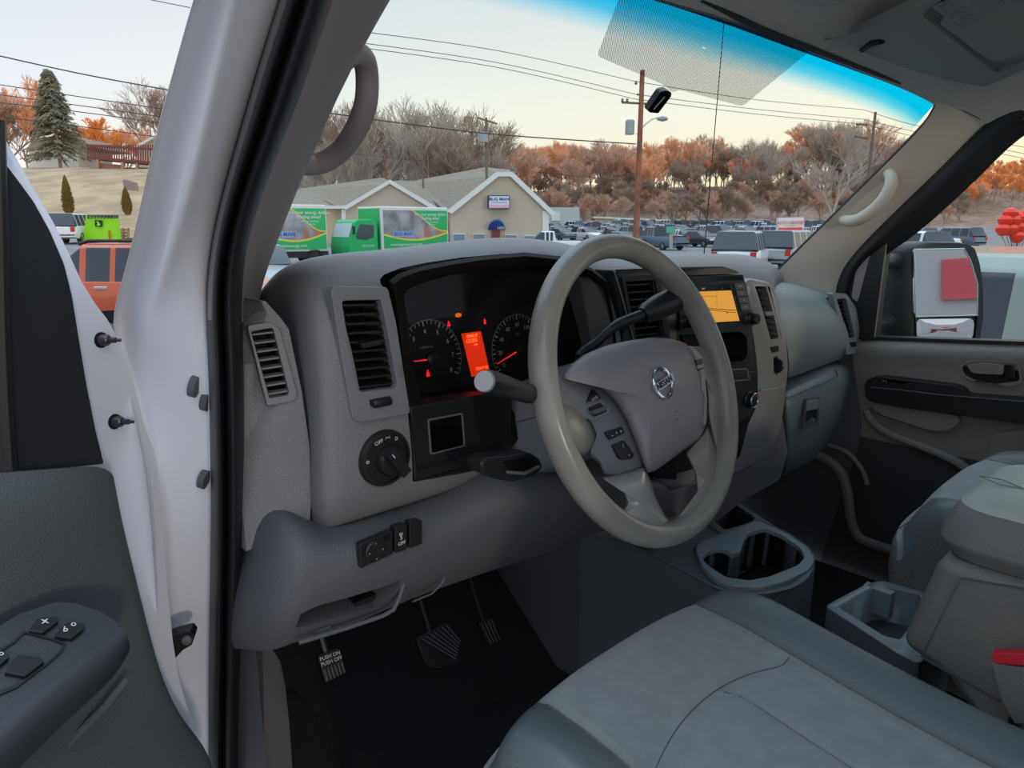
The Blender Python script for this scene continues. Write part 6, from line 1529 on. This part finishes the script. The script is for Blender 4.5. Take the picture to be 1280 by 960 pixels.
slab('upper_board', ps_, [(973.5,272),(1005,271.5),(1004,289),(973,289)], 48, .4, TRIMW); slab('lower_board', ps_, [(975,290),(1002,290),(1001,306),(974,306)], 48, .4, TRIMW)
REDS = mat('sign_red', (226,70,66), .6)
mb = MB(); mb.poly([P(a,b,pl=BP(47.9)) for a,b in ((973,284.8),(1003,284.2),(1003,288.8),(973,289))], REDS)
mb.text('AUTO CENTER', P(988,278.5,pl=BP(47.9)), RT, Z, .27, REDS, bold=.02); mb.text('USED CARS', P(988,282,pl=BP(47.9)), RT, Z, .12, DIMINK)
mb.text('SALES LOT', P(988,293.5,pl=BP(47.9)), RT, Z, .22, REDS); mb.text('OPEN DAILY', P(988,298,pl=BP(47.9)), RT, Z, .2, mat('sign_olive', (180,180,60), .6)); mb.poly([P(a,b,pl=BP(47.9)) for a,b in ((976,302),(1000,302),(1000,304),(976,304))], mat('sign_pale_red', (236,170,160), .6))
mb.build('lettering', ps_, smooth=False)
# red balloons beyond the window
BAL = mat('red_balloon', (240,60,30), .3)
for i, (a,b) in enumerate(((1263,267),(1257,276),(1268,276),(1276,273),(1254,287),(1264,287),(1275,285),(1283,268),(1272,296),(1286,281))):
    mb = MB(); c = P(a,b,t=9); mb.lathe(c, Z, [(0,-.085),(.04,-.075),(.085,-.02),(.088,.02),(.06,.06),(0,.078)], BAL, 14); mb.lathe(c-V((0,0,.095)), Z, [(.015,0),(0,.012)], BAL, 6); mb.tube([c-V((0,0,.09)), P(1268,330,t=9.05)], .003, WIRE, 4)
    o_ = mb.build('balloon'); tag(o_, 'red balloon in the bunch at the right edge of the passenger window', 'balloon', 'red balloons outside the passenger window')
# what the side mirror looks back at
BRK = mat('red_brick', (140,72,58), .9, var=.2, vscale=3)
bk_ = thing('brick_house', 'red brick house with a red awning reflected in the convex mirror', 'house', (3.4,-17,G0))
mb = MB(); mb.box((4.4,-19,.4), (4.2,4,1.9), BRK); mb.build('wall', bk_, smooth=False)
mb = MB(); mb.box((3.6,-16.95,.4), (.8,.1,.9), TRIMW); mb.build('window', bk_, smooth=False); mb = MB(); mb.box((3.6,-16.8,1.1), (1.4,.6,.3), REDS); mb.build('awning', bk_, smooth=False)
hl_ = thing('pale_hall', 'large pale grey hall with a red banner reflected in the flat side mirror', 'building', (5,-30,G0))
mb = MB(); mb.box((6,-30,4), (18,4,9), mat('pale_render_wall', (188,186,188), .8)); mb.build('wall', hl_, smooth=False)
mb = MB(); mb.box((7.5,-27.9,3.2), (1.5,.1,1.5), mat('red_banner', (214,90,100), .7)); mb.build('banner', hl_, smooth=False)
mb = MB(); mb.grid([[V((.985+.02*math.sin(z_), y_, z_)) for y_ in (-.55,-1.5,-3.5,-5)] for z_ in (.2,.7,1.2,1.7,2.1)], PAINT); o_ = mb.build('van_side_panel', angle=180, solid=.02); tag(o_, 'white rear flank of the van behind the passenger door', 'van side panel')
# ================================================================ sky and light
w = bpy.data.worlds.new('dusk_sky'); bpy.context.scene.world = w; w.use_nodes = True; nt = w.node_tree; N = nt.nodes; L = nt.links; N.clear()
o_ = N.new('ShaderNodeOutputWorld'); bg = N.new('ShaderNodeBackground'); tc = N.new('ShaderNodeTexCoord'); sx = N.new('ShaderNodeSeparateXYZ'); L.new(tc.outputs['Generated'], sx.inputs[0])
def ramp(stops):
    r = N.new('ShaderNodeValToRGB'); e = r.color_ramp.elements; e[0].position = stops[0][0]; e[0].color = col(*stops[0][1]); e[1].position = stops[-1][0]; e[1].color = col(*stops[-1][1])
    for p_, c_ in stops[1:-1]: e.new(p_).color = col(*c_)
    L.new(sx.outputs['Z'], r.inputs['Fac']); return r
cool = ramp([(0,(236,222,206)),(.06,(236,232,224)),(.16,(220,226,232)),(.35,(200,206,220)),(1,(180,200,216))])
warm = ramp([(0,(255,214,150)),(.05,(255,236,190)),(.14,(246,240,218)),(.35,(206,214,222)),(1,(180,200,216))])
dt = N.new('ShaderNodeVectorMath'); dt.operation = 'DOT_PRODUCT'; dt.inputs[1].default_value = (math.sin(math.radians(78)), math.cos(math.radians(78)), 0); L.new(tc.outputs['Generated'], dt.inputs[0])
mr = N.new('ShaderNodeMapRange'); mr.inputs['From Min'].default_value = .35; mr.inputs['From Max'].default_value = 1.0; L.new(dt.outputs['Value'], mr.inputs['Value'])
mx = N.new('ShaderNodeMix'); mx.data_type = 'RGBA'; L.new(mr.outputs[0], mx.inputs['Factor']); L.new(cool.outputs[0], mx.inputs['A']); L.new(warm.outputs[0], mx.inputs['B'])
L.new(mx.outputs['Result'], bg.inputs['Color']); 
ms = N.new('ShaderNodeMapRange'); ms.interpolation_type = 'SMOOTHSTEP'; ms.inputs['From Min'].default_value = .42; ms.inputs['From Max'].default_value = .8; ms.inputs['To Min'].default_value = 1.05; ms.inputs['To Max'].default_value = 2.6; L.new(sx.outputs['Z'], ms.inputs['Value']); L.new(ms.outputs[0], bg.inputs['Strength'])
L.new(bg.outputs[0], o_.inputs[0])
sl = bpy.data.lights.new('low_sun', 'SUN'); so = bpy.data.objects.new('low_sun', sl); C.objects.link(so); sl.energy = .45; sl.color = (1,.86,.7); sl.angle = math.radians(4)
# low sun behind the camera's right shoulder grazes the trees, hill and houses
sd = (FH*.75-RT*.45+V((0,0,-.10))).normalized(); so.rotation_euler = sd.to_track_quat('-Z','Y').to_euler()
sc_ = bpy.context.scene
sc_.view_settings.view_transform = 'Standard'; sc_.view_settings.look = 'None'; sc_.view_settings.gamma = 1; sc_.view_settings.use_curve_mapping = False; sc_.view_settings.exposure = 0.15
